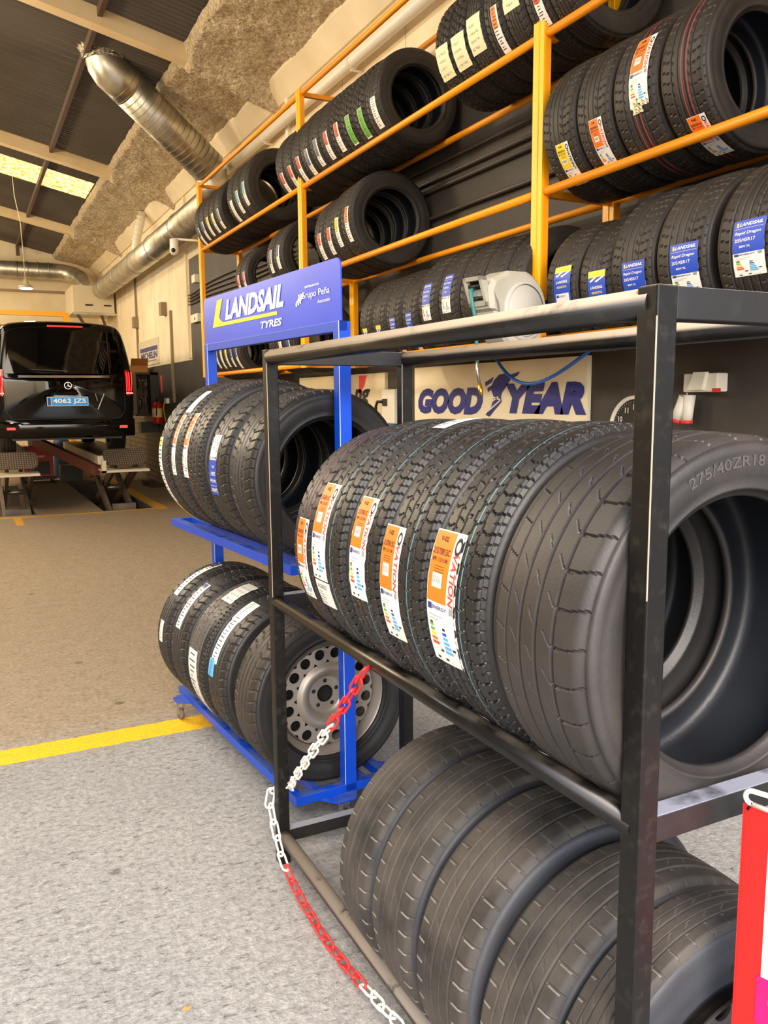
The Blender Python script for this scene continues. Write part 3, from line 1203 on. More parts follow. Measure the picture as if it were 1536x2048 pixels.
for (sa_, sb_, R, kind, lk, th, sc, txt) in shelf:
    t = tyre(kind, *bpos((sa_ + sb_) / 2, 0.2645, BZS + seat(R, .2445, .0215)), BA, R, sa_ - sb_, txt)
    key, fnb = OV[lk]
    kx = W0 / (sa_ - sb_)
    put_label(t, 'ov' + key, fnb, th, ((sa_ + sb_) / 2 - sc) * kx * W0 / W0, text='orange and white paper label with brand lettering, size and energy classes')
    if lk == 'c':
        put_label(t, 'slip', lambda: label_small(C_WH, .06, .11, 0, seed=9), 101, -.02, text='white paper slip')
T6 = tyre('sport', *bpos(0.178, 0.2645, BZS + seat(.34, .2445, .0215)), BA, .34, .265,
          'large wide low-profile tyre without label, beside front post of black rack', spin=0.4)
M_EMB = rubber('raised_lettering', (66, 62, 60), (76, 72, 69), 0.45)


def side_text(parent, s, phi, rad, h, wid, yoff=-0.1, m=None, name='sidewall_lettering', bold=0.0):
    b = MB()
    sp = parent.get('_spin', 0.0)

    def fn(x, y):
        a = math.radians(phi) - x / rad + sp
        return Vector(((rad + y) * math.cos(a), yoff, (rad + y) * math.sin(a)))
    b.text(s, fn, 0, 0, h, m or M_EMB, width=wid, bold=bold)
    return b.build(name, parent)


side_text(T6, '275/40ZR18', 101, .287, .018, .17, yoff=-0.1033, bold=0.01)
# small white sticker inside and the yellow marks on the side of the big tyre
b = MB()
sp = T6['_spin']
for (a0, rr_, m_, w_, hh_) in ((262, .268, C_YE, .03, .016), (250, .275, C_YE, .012, .012)):
    a = math.radians(a0) + sp
    c = Vector((rr_ * math.cos(a), -.1033, rr_ * math.sin(a)))
    e1 = Vector((-math.sin(a), 0, math.cos(a))) * w_ / 2
    e2 = Vector((math.cos(a), 0, math.sin(a))) * hh_ / 2
    b.add([c - e1 - e2, c + e1 - e2, c + e1 + e2, c - e1 + e2], [(0, 3, 2, 1), (0, 1, 2, 3)], m_)
o = b.build('chalk_mark', T6)
o['label'] = 'yellow paint marks on the sidewall'

# worn tyres on the bottom rails
low = [
    (1.005, 0.815, .340, 'worn', 'worn tyre with pale cut marks, farthest on the bottom rails of the black rack', 0.0),
    (0.810, 0.600, .342, 'worn', 'scuffed bald tyre, second from the chain post, bottom of the black rack', 0.0),
    (0.592, 0.368, .342, 'worn', 'dusty worn tyre in the middle of the bottom row, black rack', 0.0),
    (0.362, 0.155, .330, 'worn', 'dusty worn tyre next to the wheel with dark steel rim, black rack', 0.0),
]
for (sa_, sb_, R, kind, txt, tl) in low:
    tyre(kind, *bpos((sa_ + sb_) / 2, 0.2645, BZB + seat(R, .2445)), BA, R, sa_ - sb_, txt, tilt=tl, name='worn_tyre')


# ------------------------------------------------------------------ steel wheels
def pressed_rim(b, R, m, mdark, holes=16, hole_r=0.0205, ring=0.152, off=0.0, bolt=5, hub_m=None):
    """pressed steel disc with a ring of round holes; faces -Y"""
    # barrel and flange
    b.lathe([(R + .012, -.092), (R + .014, -.086), (R + .004, -.082), (R - .006, -.074), (R - .012, -.055), (R - .026, -.045), (R - .030, .02), (R - .012, .07), (R + .01, .088)], m, 64, 'Y')
    ro, ri = R - .028, ring - .036

    def prof(r):
        # distance towards the viewer as a function of radius
        t = max(0.0, min(1.0, (r - .045) / (ro - .045)))
        if r > ring + .026:
            k = (r - ring - .026) / (ro - ring - .026)
            return -.052 + .034 * k
        if r > ring - .036:
            return -.052
        if r > .088:
            k = (r - .088) / (ring - .036 - .088)
            return -.052 + .026 * math.sin(k * PI) * -0.6 + .0 * k
        if r > .070:
            k = (.088 - r) / .018
            return -.052 + .022 * k
        return -.024
    na = 16
    vs, fs = [], []
    for h_ in range(holes):
        a0, a1 = TAU * h_ / holes, TAU * (h_ + 1) / holes
        ac = (a0 + a1) / 2
        base = len(vs)
        outer = []
        for k in range(na):
            t = TAU * (k + .5) / na
            cx_, sy_ = math.cos(t), math.sin(t)
            s_ = 1 / max(abs(cx_), abs(sy_))
            rr_ = ring + sy_ * s_ * .036 if sy_ < 0 else ring + sy_ * s_ * .026
            aa = ac + cx_ * s_ * (a1 - a0) / 2
            outer.append((rr_, aa))
        for (rr_, aa) in outer:
            vs.append((rr_ * math.cos(aa), prof(rr_) + off, rr_ * math.sin(aa)))
        for dpt in (0.0, 0.006):
            for k in range(na):
                t = TAU * (k + .5) / na
                x_, z_ = ring * math.cos(ac), ring * math.sin(ac)
                er = Vector((math.cos(ac), 0, math.sin(ac)))
                et = Vector((-math.sin(ac), 0, math.cos(ac)))
                q = Vector((x_, prof(ring) + off + dpt, z_)) + er * hole_r * math.sin(t) + et * hole_r * math.cos(t)
                vs.append(tuple(q))
        for k in range(na):
            j = (k + 1) % na
            fs.append((base + k, base + j, base + na + j, base + na + k))
            fs.append((base + na + k, base + na + j, base + 2 * na + j, base + 2 * na + k))
    b.add(vs, fs, m, False)
    rs = [ring + .026 + (ro - ring - .026) * k / 4 for k in range(5)]
    b.lathe([(r, prof(r) + off) for r in rs], m, 64, 'Y')
    rs = [ring - .036 - (ring - .036 - .088) * k / 6 for k in range(7)] + [.079, .070, .069, .050, .034]
    b.lathe([(r, prof(r) + off) for r in rs], hub_m or m, 64, 'Y')
    b.lathe([(.034, -.024 + off), (.033, .02 + off), (.0, .02 + off)], mdark, 32, 'Y')
    for k in range(bolt):
        a = TAU * k / bolt + .3
        T = Matrix.Translation(Vector((.052 * math.cos(a), -.0245 + off, .052 * math.sin(a))))
        b.lathe([(.0001, -.0006), (.0075, -.0006), (.0085, .0)], mdark, 14, 'Y', T)
    # dark well seen through the holes
    b.lathe([(0.0001, .012 + off), (R - .03, .012 + off)], mdark, 32, 'Y')


M_RIM = dusty('silver_rim_paint', (158, 150, 140), (118, 106, 94), 0.42, 0.4, nscale=7, metal=0.55)
M_RIMD = dusty('black_rim_paint', (52, 48, 46), (92, 84, 76), 0.45, 0.4, nscale=5, metal=0.3)

# dark steel wheel at the end of the bottom row
wl = empty('spare_wheel', bpos(0.088, 0.2645, BZB + seat(.332, .2445)), BA, 'worn tyre on dark steel rim at the front of the bottom row, black rack', 'wheel')
o = bpy.data.objects.new('tyre', TM['worn'])
COL.objects.link(o); o.parent = wl
o.scale = (.332 / R0, .128 / W0, .332 / R0)
o['_spin'] = 0.0
side_text(o, 'MAX SPEED', 78, .268, .014, .12, yoff=-0.1035, m=M_WORNT)
side_text(o, 'INFLATION', 80, .246, .012, .10, yoff=-0.1032, m=M_WORNT)
b = MB()
pressed_rim(b, .205, M_RIMD, M_DARK, holes=10, hole_r=.021, ring=.150, off=.010)
b.build('rim', wl)

# ------------------------------------------------------------------ blue display stand
LO, LA = Vector((1.0031, 2.7343, 0)), 0.0733
LL, LW = 1.4322, 0.2075
LZT, LZS, LZB, LR_ = 1.872, 1.0105, 0.135, 0.036
M_BLUE = dusty('blue_stand_paint', (0, 68, 192), (84, 100, 130), 0.38, 0.6, nscale=10)
M_PANEL = mat('blue_sign_panel', (44, 74, 208), 0.3, rgb2=(56, 86, 220), nscale=2)
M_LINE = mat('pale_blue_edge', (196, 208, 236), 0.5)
stand = empty('tyre_display_stand', LO, LA, 'bright blue wheeled tyre stand with a branded sign board on top', 'display stand')
LDP = 0.415
for yy in (0.0, LL - .036):
    b = MB()
    b.box((LW, yy, LZB - LR_), (LW + .048, yy + .044, LZT), M_BLUE)
    rack_part(b, 'post', stand, bevel=.0015)
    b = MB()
    b.box((LW - .0006, yy - .0006, LZB), (LW + .0014, yy + .0014, LZT), M_LINE)  # corner highlight put in as a pale blue strip
    rack_part(b, 'worn_edge_highlight', stand, 'pale line along the post corner')
b = MB()
b.box((LW + .002, 0, LZT - .036), (LW + .036, LL, LZT), M_BLUE)
rack_part(b, 'top_beam', stand, bevel=.0015)
for zz in (LZB, LZS):
    for xx in (0.0, LDP - .036):
        b = MB()
        b.box((xx, 0, zz - LR_), (xx + .036, LL, zz), M_BLUE)
        rack_part(b, 'rail', stand, bevel=.0015)
    for xx in (.105, .305):
        b = MB()
        b.box((xx - .012, .036, zz - .034), (xx + .012, LL - .036, zz - .002), M_BLUE)
        rack_part(b, 'support_bar', stand)
    for yy in (0.0, LL - .036):
        b = MB()
        b.box((.034, yy, zz - LR_ + .001), (LDP - .034, yy + .036, zz - .0008), M_BLUE)
        rack_part(b, 'crossbar', stand, bevel=.0015)
M_CHROME = mat('zinc', (180, 176, 168), 0.3, metal=0.9)
M_RUBC = mat('grey_caster_rubber', (96, 86, 78), 0.7)
for (xx, yy, sx) in ((-.012, LL - .12, -1), (LDP + .012, .12, 1), (LDP + .012, LL - .12, 1)):
    b = MB()
    x1_ = 0.0 if sx < 0 else LDP
    b.add([(x1_, yy - .07, LZB - .036), (x1_, yy + .07, LZB - .036), (x1_ + sx * .055, yy + .035, LZB - .036), (x1_ + sx * .055, yy - .035, LZB - .036),
           (x1_, yy - .07, LZB - .029), (x1_, yy + .07, LZB - .029), (x1_ + sx * .055, yy + .035, LZB - .029), (x1_ + sx * .055, yy - .035, LZB - .029)],
          [(0, 1, 2, 3), (7, 6, 5, 4), (0, 4, 5, 1), (1, 5, 6, 2), (2, 6, 7, 3), (3, 7, 4, 0)], M_BLUE)
    rack_part(b, 'foot_plate', stand)
    b = MB()
    cx = x1_ + sx * .028
    b.lathe([(.018, LZB - .048), (.022, LZB - .040), (.022, LZB - .036)], M_CHROME, 16, 'Z', Matrix.Translation((cx, yy, 0)))
    b.box((cx - .016, yy - .012, .03), (cx - .012, yy + .016, LZB - .046), M_CHROME)
    b.box((cx + .012, yy - .012, .03), (cx + .016, yy + .016, LZB - .046), M_CHROME)
    b.box((cx - .016, yy - .012, LZB - .05), (cx + .016, yy + .016, LZB - .046), M_CHROME)
    b.lathe([(.0, -.011), (.010, -.011), (.027, -.010), (.030, 0), (.027, .010), (.010, .011), (.0, .011)], M_RUBC, 24, 'X', Matrix.Translation((cx, yy + .004, .0302)))
    rack_part(b, 'caster', stand)
b = MB()
for zz_ in (0,):
    b.add([(.10, -.002, LZB - .036), (.26, -.002, LZB - .036), (.215, -.065, LZB - .036), (.145, -.065, LZB - .036),
           (.10, -.002, LZB - .029), (.26, -.002, LZB - .029), (.215, -.065, LZB - .029), (.145, -.065, LZB - .029)],
          [(0, 1, 2, 3), (7, 6, 5, 4), (0, 4, 5, 1), (1, 5, 6, 2), (2, 6, 7, 3), (3, 7, 4, 0)], M_BLUE)
rack_part(b, 'foot_plate', stand)
b = MB()
b.box((.165, -.05, .03), (.169, -.02, LZB - .046), M_CHROME)
b.box((.191, -.05, .03), (.195, -.02, LZB - .046), M_CHROME)
b.box((.162, -.052, LZB - .05), (.198, -.018, LZB - .036), M_CHROME)
b.lathe([(.0, -.011), (.010, -.011), (.027, -.010), (.030, 0), (.027, .010), (.010, .011), (.0, .011)], M_RUBC, 24, 'X', Matrix.Translation((.18, -.035, .0302)))
rack_part(b, 'caster', stand)
# sign board, facing the aisle: x of the text runs from the far end (left) to the near end
b = MB()
z0_, z1_ = LZT, 2.090
rc = .03
out = [(0, z0_), (LL, z0_), (LL, z1_ - rc)]
for k in range(1, 7):
    a = PI / 2 * k / 6
    out.append((LL - rc + rc * math.cos(a), z1_ - rc + rc * math.sin(a)))
for k in range(0, 7):
    a = PI / 2 + PI / 2 * k / 6
    out.append((-.012 + rc + rc * math.cos(a), z1_ - rc + rc * math.sin(a)))
out.append((-.012, z0_))
b.prism(out, LW + .003, LW + .009, lambda x, y, d: Vector((d, x, y)), M_PANEL)
panel = b.build('sign_panel', stand, fix=True)
C_SIGNW = mat('sign_white', (246, 246, 240), 0.5)
C_SIGNY = mat('sign_yellow', (246, 244, 36), 0.5)


def board(lift=0.0015):
    return lambda x, y: Vector((LW + .003 - lift, x, y))


b = MB()
# x here is the distance s along the stand (falls towards the reader's right), so mirror
mir = lambda lift: (lambda x, y: Vector((LW + .003 - lift, -x, y)))
b.text('LANDSAIL', mir(.002), -.80, 2.0105, .092, C_SIGNW, width=.665, bold=.045, shear=.28)
b.text('TYRES', mir(.002), -.60, 1.909, .030, C_SIGNW, width=.22, bold=.03, shear=.2)
b.build('white_lettering', panel)['label'] = 'white slanted brand lettering'
b = MB()
P2 = lambda x, y, l=.0015: Vector((LW + .003 - l, x, y))
b.add([P2(1.305, 1.943), P2(1.235, 2.066), P2(1.165, 2.066), P2(1.215, 1.985), P2(1.19, 1.968), P2(1.16, 1.958)], [tuple(range(6))], C_SIGNY)
b.add([P2(1.305, 1.943), P2(1.16, 1.958), P2(.536, 1.953), P2(.536, 1.939)], [(0, 1, 2, 3)], C_SIGNY)
b.build('yellow_swoosh', panel, fix=True)
b = MB()
b.text('DISTRIBUIDO POR', mir(.002), -.21, 2.017, .008, C_SIGNW, width=.12, bold=.02)
b.text('Grupo Peña', mir(.002), -.185, 1.984, .032, C_SIGNW, width=.235)
b.text('Automoción', mir(.002), -.115, 1.954, .013, C_SIGNW, width=.10)
for k in range(3):
    for j in range(7):
        t0_, t1_ = j / 7, (j + 1) / 7
        f = lambda t, o_: (.352 - .018 * k + .008 * math.sin(t * 6.3) - o_ * .004 - .02 * t, 1.952 + .044 * t + .004 * k * (1 - t))
        a_, b_, c_, d_ = f(t0_, 0), f(t1_, 0), f(t1_, 3), f(t0_, 3)
        b.add([P2(*a_, .002), P2(*b_, .002), P2(*c_, .002), P2(*d_, .002)], [(0, 1, 2, 3)], C_SIGNW)
b.build('distributor_lettering', panel)['label'] = 'small white lettering with a wavy emblem'


def lpos(s, t, z):
    ca, sa = math.cos(LA), math.sin(LA)
    return (LO.x + ca * t - sa * s, LO.y + sa * t + ca * s, z)


def lst(kind, s0, s1, t, zrail, R, txt, **k):
    return tyre(kind, *lpos((s0 + s1) / 2, t, zrail + seat(R, .10, -.004)), LA, R, abs(s1 - s0), txt, **k)


A_ = lst('newrib', .985, 1.165, .215, LZS, .345, 'new tyre with long white label ending in yellow tabs, far end of stand shelf')
put_label(A_, 'ylong', lambda: label_small(C_YE, .05, .30, .14, 11), 190, -.045, text='long white label with a yellow head')
put_label(A_, 'ytab', lambda: label_small(C_YE, .03, .13, 1.0, 12), 226, -.05, text='yellow label tail')
B_ = lst('newvan', .80, .98, .215, LZS, .345, 'new tyre with orange label and square white sheet near its crown, blue stand shelf')
put_label(B_, 'ovB', lambda: label_brand('205/70R15C', 'V-02', w=.06, h=.26, split=.5, seed=21), 168, -.03)
put_label(B_, 'sheetB', lambda: label_paper(.085, .13, 22, C_WH), 132, -.01)
C__ = lst('newvan', .555, .79, .215, LZS, .345, 'new tyre with red tread line and one orange label, middle of the blue stand shelf')
put_label(C__, 'ovC', lambda: label_brand('205/70R15C', 'V-02', w=.055, h=.27, split=.52, seed=23, jag=.002), 167, -.07)
D_ = lst('newrib', .31, .545, .21, LZS, .328, 'new tyre with upside-down blue and white label, blue stand shelf')
put_label(D_, 'lsD', lambda: label_landsail(('Rapid Dragon', '225/45R17', '94W XL'), w=.065, h=.24), 175, -.02, flip=True)
E_ = lst('newrib', .06, .30, .205, LZS, .322, 'new unlabelled tyre with red square on its sidewall, front end of the blue stand shelf', spin=0.0)
b = MB()
a = math.radians(148)
c = Vector((.262 * math.cos(a), -.104, .262 * math.sin(a)))
for (p_, q_) in (((-.009, -.009), (.009, -.005)), ((-.009, .005), (.009, .009)), ((-.009, -.009), (-.005, .009)), ((.005, -.009), (.009, .009))):
    b.add([c + Vector((p_[0], 0, p_[1])), c + Vector((q_[0], 0, p_[1])), c + Vector((q_[0], 0, q_[1])), c + Vector((p_[0], 0, q_[1]))], [(0, 1, 2, 3)], M_RED)
b.build('paint_mark', E_)['label'] = 'small red square mark'
# bottom row
t = lst('newrib', 1.10, 1.30, .20, LZB, .340, 'new tyre with strip labels over its crown, far end of the blue stand base')
put_label(t, 'stripw1', lambda: label_small(C_NV, .055, .26, .18, 31), 118, .0)
put_label(t, 'stripw1b', lambda: label_small(C_WH, .05, .10, 0, 32), 172, -.01)
t = lst('newrib', .86, 1.09, .20, LZB, .338, 'new tyre with striped label high on its shoulder, second from far end, stand base')
put_label(t, 'stripw2', lambda: label_small(C_NV, .055, .24, .1, 33), 140, -.02)
t = lst('newvan', .60, .85, .20, LZB, .336, 'new tyre wrapped in clear film with large white sheets, blue stand base')
put_label(t, 'sheet3', lambda: label_paper(.095, .14, 34, C_WH), 112, .01, text='white paper sheet')
put_label(t, 'sheet3b', lambda: label_small(C_WH, .085, .34, 0, 35), 196, -.02, text='long white sheet')
M_FILM = mat('cling_film', (200, 198, 192), 0.12, alpha=0.14, bump=1.0, bscale=60, stretch=(1, 8, 1), bdist=.01)
b = MB()
for j in range(36):
    a0 = math.radians(95 + j * 3.6)
    a1 = math.radians(95 + (j + 1) * 3.6)
    r_ = R0 + .0045
    b.add([(r_ * math.cos(a0), .06, r_ * math.sin(a0)), (r_ * math.cos(a1), .06, r_ * math.sin(a1)), (r_ * math.cos(a1), -.06, r_ * math.sin(a1)), (r_ * math.cos(a0), -.06, r_ * math.sin(a0))], [(0, 1, 2, 3)], M_FILM, True)
o = b.build('plastic_film', t)
o.rotation_euler = (0, -t['_spin'], 0)
t = lst('newrib', .375, .59, .20, LZB, .332, 'new tyre with sky-blue and white label, beside the silver steel wheel, blue stand base')
put_label(t, 'sky4', lambda: label_small(C_SK, .06, .22, .0, 36), 146, -.03)
put_label(t, 'sky4b', lambda: label_small(C_SK, .055, .07, 1.0, 37), 169, -.045)
put_label(t, 'sky4c', lambda: label_small(C_WH, .08, .11, 0, 38), 122, -.03)
wl = empty('mounted_wheel', lpos(.185, .205, LZB + seat(.335, .10, -.004)), LA, 'silver pressed steel wheel with ring of round holes in a used tyre, blue stand base', 'wheel')
o = bpy.data.objects.new('tyre', TM['wheel'])
COL.objects.link(o); o.parent = wl
o.rotation_euler = (0, 1.0, 0)
o.scale = (.335 / R0, .225 / W0, .335 / R0)
b = MB()
pressed_rim(b, .232, M_RIM, M_DARK, holes=16, hole_r=.0215, ring=.171, off=-.004)
b.build('rim', wl)

# ------------------------------------------------------------------ orange wall rack
OX, OD = 2.7125, 0.466
OYS = (0.30, 3.5355, 6.8406, 10.1827)
OZ = (1.8887, 2.6272, 3.3780, 4.1263)
M_ORA = dusty('orange_rack_paint', (250, 158, 16), (196, 130, 40), 0.38, 0.35, nscale=8)
M_ORAY = dusty('yellow_orange_paint', (254, 186, 12), (220, 150, 30), 0.38, 0.35, nscale=8)
orack = empty('wall_tyre_rack', (OX, 0, 0), 0, 'tall orange steel tyre rack fixed along the wall, four long tube levels', 'rack')
for y in OYS:
    for (x_, w_) in ((-.028, .055), (OD - .02, .05)):
        b = MB()
        # angle-section post: broad face to the aisle with a folded lip
        b.box((x_, y, 1.865), (x_ + .012, y + .085, OZ[3] + .03), M_ORAY)
        b.box((x_ + .012, y, 1.865), (x_ + .045, y + .012, OZ[3] + .03), M_ORA)
        b.box((x_ - .004, y + .036, 1.865), (x_, y + .040, OZ[3] + .03), M_ORAY)
        rack_part(b, 'post', orack)
    for z in OZ:
        b = MB()
        b.bar((.015, y + .03, z - .005), (OD, y + .03, z - .005), .035, .035, M_ORA)
        rack_part(b, 'arm', orack)
for z in OZ:
    for x_ in (0.0, OD):
        for k in range(3):
            b = MB()
            b.tube([(x_, OYS[k] + .01, z), (x_, OYS[k + 1] + .03, z)], .0215, M_ORA, 16)
            rack_part(b, 'rail', orack)
for y in OYS:
    b = MB()
    b.bar((OD, y + .03, 1.885), (3.298 - OX, y + .03, 1.885), .03, .03, M_ORA)
    b.bar((OD, y + .03, 4.0), (3.298 - OX, y + .03, 4.0), .03, .03, M_ORA)
    rack_part(b, 'wall_bracket', orack)

OCX = 2.940
NUM = ['first', 'second', 'third', 'fourth', 'fifth', 'sixth', 'seventh', 'eighth', 'ninth', 'tenth']
CN = {'o': (C_OR, 'orange-topped'), 'r': (C_RD, 'red-topped'), 'y': (C_YE, 'yellow-topped'), 'p': (C_PK, 'pink'), 'g': (C_GN, 'green'), 'c': (C_CY, 'cyan'),
      's': (C_GB, 'slate-blue'), 'b': (C_BL, 'blue'), 'w': (C_WH, 'plain white'), 'n': (None, 'no'), 'P': (C_CR, 'large cream paper'), 'N': (C_NV, 'navy')}


def row(z, Y0, Y1, codes, R, kind, where, th=205, hw=None, grp=None, w_lab=.075, h_lab=.21, jit=5, base=0, dyl=.03):
    """tyres from the far end Y0 to the near end Y1"""
    n = len(codes)
    pitch = (Y0 - Y1) / n
    for i, c in enumerate(codes):
        ya = Y0 - pitch * i
        yb = ya - pitch * .985
        Ri = R[i] if isinstance(R, (list, tuple)) else R
        kd = kind[i] if isinstance(kind, (list, tuple)) else kind
        ths = th[i] if isinstance(th, (list, tuple)) else th + random.uniform(-jit, jit)
        colr, cname = CN[c]
        lab = 'tyre with %s label, %s from far end, %s' % (cname, NUM[i + base], where)
        t = tyre(kd, OCX, (ya + yb) / 2, z + seat(Ri, .2275, .0215), 0, Ri, ya - yb, lab, grp)
        if c == 'n':
            continue
        if c == 'P':
            put_label(t, 'paper%d' % i, lambda: label_paper(.16, .19, 40 + i), ths, .0, text='large cream paper sheet with pen strokes')
        else:
            fr = {'w': 0, 'g': .95, 'c': .5, 's': .6, 'p': .55}.get(c, .45)
            key = 'sm%s%d' % (c, i % 3)
            put_label(t, key, lambda: label_small(colr, w_lab, h_lab, fr, 60 + i % 3), ths, dyl)


# top shelf
row(OZ[2], 10.10, 9.02, 'Nbyys', .345, 'rackvan', 'five-tyre stack, top orange shelf', th=[212, 207, 205, 205, 204], base=0)
row(OZ[2], 8.72, 8.05, 'wcc', .355, 'rackvan', 'three-tyre stack, top orange shelf', th=[210, 202, 196])
row(OZ[2], 7.30, 5.25, 'rrrssrrggw', [.325] * 3 + [.33] * 6 + [.325], ['rackvan'] * 6 + ['rackat'] * 3 + ['rackrib'], 'ten-tyre stack, top orange shelf', th=[214, 212, 208, 208, 204, 204, 203, 204, 206, 203])
row(OZ[2], 4.50, 3.30, 'PPPoPrw', [.325, .325, .33, .33, .33, .33, .33], ['rackat', 'rackat', 'rackvan', 'rackrib', 'rackrib', 'rackrib', 'rackrib'], 'yellow post stack, top shelf',
    th=[201, 201, 197, 206, 182, 208, 196], h_lab=.24, w_lab=.07)
# middle shelf
row(OZ[1], 8.68, 8.30, 'pp', .30, 'rackrib', 'small pair above the blue sign board', th=[196, 194])
row(OZ[1], 7.60, 7.20, 'sb', .325, 'rackrib', 'pair behind an orange post, middle shelf', th=[188, 186], h_lab=.24)
row(OZ[1], 6.42, 5.66, 'rryo', [.325, .325, .34, .345], 'rackrib', 'four-tyre stack, middle shelf', th=[198, 196, 193, 190], h_lab=.21)
tt = [(3.46, 3.215, 'y', 218, 'rackrib', 'wide tyre with yellow-topped brand label, against the yellow post, middle shelf'),
      (3.205, 2.975, 'o', 211, 'rackrib', 'wide tyre with orange label low on the tread, next but one to the yellow post'),
      (2.965, 2.70, 'o2', 172, 'rackred', 'wide tyre with tall orange label high on the tread and cream tag, middle shelf'),
      (2.69, 2.44, 'o3', 236, 'rackred', 'wide red-lined tyre with crumpled orange label under the rail, middle shelf')]
for (ya, yb, c, th, kd, txt) in tt:
    t = tyre(kd, OCX, (ya + yb) / 2, OZ[1] + seat(.332, .2275, .0215), 0, .332, ya - yb, txt)
    put_label(t, 'vi' + c, (lambda: label_brand('205/55R16', 'VI-682', colour=C_YE if c == 'y' else C_OR, w=.075, h=.22, split=.55, seed=70)) if c != 'o2' else
              (lambda: label_brand('225/45R17', 'VI-388', w=.082, h=.29, split=.52, seed=71)), th, .02 if c != 'o2' else -.03 + .06)
    if c == 'o2':
        put_label(t, 'tagc', lambda: label_paper(.045, .06, 72), 196, .02)
# lowest shelf
row(OZ[0], 9.75, 8.62, 'yNwybb', .315, 'rackrib', 'under the sign board, lowest shelf', th=[195, 194, 196, 198, 199, 200], h_lab=.26)
row(OZ[0], 7.62, 7.00, 'nwb', .325, 'rackrib', 'behind the blue stand post, lowest shelf', th=[190, 205, 203], h_lab=.24)
LS = {'y': lambda: label_winter(('WINTER',), .075, .17), 'l': lambda: label_landsail(('LS288', '185/65R15', '88H'), .075, .19), 'L': lambda: label_landsail(('Rapid Dragon', '215/45R16', '91W'), .085, .22)}


def ls_row(spec):
    for (ya, yb, R, c, th, txt, dy) in spec:
        t = tyre('rackrib', OCX, (ya + yb) / 2, OZ[0] + seat(R, .2275, .0215), 0, R, ya - yb, txt)
        if c:
            put_label(t, 'ls' + c, LS[c], th, dy)
        if c and c in 'yl':
            put_label(t, 'lsw', lambda: label_small(C_WH, .05, .10, 0, 80), th + 34, dy)


ls_row([
    (5.60, 5.40, .318, 'y', 203, 'tyre with yellow-blue winter label, lowest shelf, farthest in the stack beside the hose reel', .0),
    (5.39, 5.18, .318, 'y', 202, 'tyre with yellow-blue winter label, second in the stack beside the hose reel', .0),
    (5.17, 4.95, .322, 'l', 199, 'tyre with small blue label, third in the stack beside the hose reel', .0),
    (4.94, 4.72, .322, 'l', 197, 'tyre with small blue label, fourth in the stack beside the hose reel', .0),
    (4.68, 4.45, .342, 'L', 178, 'taller tyre with blue and white label, two places before the hose reel', .0),
    (4.44, 4.21, .342, 'L', 174, 'taller tyre with blue and white label, next to the grey hose reel', .0),
    (4.20, 3.98, .340, None, 0, 'unlabelled ribbed tyre partly behind the outlet of the hose reel', .0),
    (3.97, 3.76, .338, None, 0, 'unlabelled ribbed tyre right behind the middle of the hose reel', .0),
    (3.75, 3.60, .335, None, 0, 'unlabelled ribbed tyre between hose reel and yellow post', .0)])
LS['w1'] = lambda: label_winter(('4SEASONS',), .105, .19)
LS['d1'] = lambda: label_landsail(('Rapid Dragon', '205/45R17', '88W XL'), .105, .20)
ls_row([
    (3.43, 3.19, .315, 'w1', 181, 'tyre with yellow and blue winter label, against the yellow post, lowest shelf', .02),
    (3.18, 2.95, .312, 'w1', 190, 'tyre with yellow and blue winter label, second beyond the yellow post, lowest shelf', .02),
    (2.94, 2.68, .338, 'd1', 197, 'wide tyre, blue label half hidden by the black rack top, lowest shelf', .02),
    (2.67, 2.39, .338, 'd1', 192, 'wide tyre with blue label above the corner of the black rack, lowest shelf', .02),
    (2.36, 2.09, .335, 'd1', 185, 'wide tyre with fully visible blue size label, above the black rack end bar', .02)])

# ------------------------------------------------------------------ hose reel on the orange post
M_REEL = mat('beige_grey_plastic', (188, 184, 168), 0.45, rgb2=(176, 171, 155), nscale=6)
M_REELD = mat('beige_disc', (196, 192, 180), 0.45)
M_TEALH = mat('teal_hose', (40, 128, 130), 0.4)
M_BRASS = mat('brass', (206, 160, 60), 0.3, metal=0.9)
reel = empty('hose_reel', (2.47, 3.49, 2.020), 0, 'round grey plastic air-hose reel hung on the yellow post, teal hose coming out', 'hose reel')
az = math.radians(170)                    # disc normal, clockwise from +Y
nrm = Vector((math.sin(az), math.cos(az), 0))
az2 = az + PI / 2
outd = Vector((math.sin(az2), math.cos(az2), 0))


def RP(o_, z_, d_):
    return outd * (o_ * .93) + Vector((0, 0, z_ * .93)) + nrm * d_


b = MB()
prof_out = []
for k in range(34):
    a = math.radians(-150 + k * 8.2)
    prof_out.append((-.19 * math.cos(a) * -1 if False else .19 * math.sin(a) * 1.0, .19 * math.cos(a)))
outl = []
for k in range(40):          # circle clockwise from straight down-left to top, then the snout
    a = math.radians(200 + 230 * k / 39)   # from 200 to 430 (=70)
    outl.append((.195 * math.cos(a + PI) * -1, .205 * math.sin(a)))
circ = []
for k in range(44):
    a = math.radians(78 - 268 * k / 43)    # over the back, from near top round to bottom front
    circ.append((.195 * math.cos(a) * -1, .205 * math.sin(a)))
sn = [(.17, -.06), (.180, -.02), (.222, .0), (.235, .10), (.21, .150), (.10, .195)]
pts = [( -p[0] * -1, p[1]) for p in circ]
pts = circ + sn
dth = .105


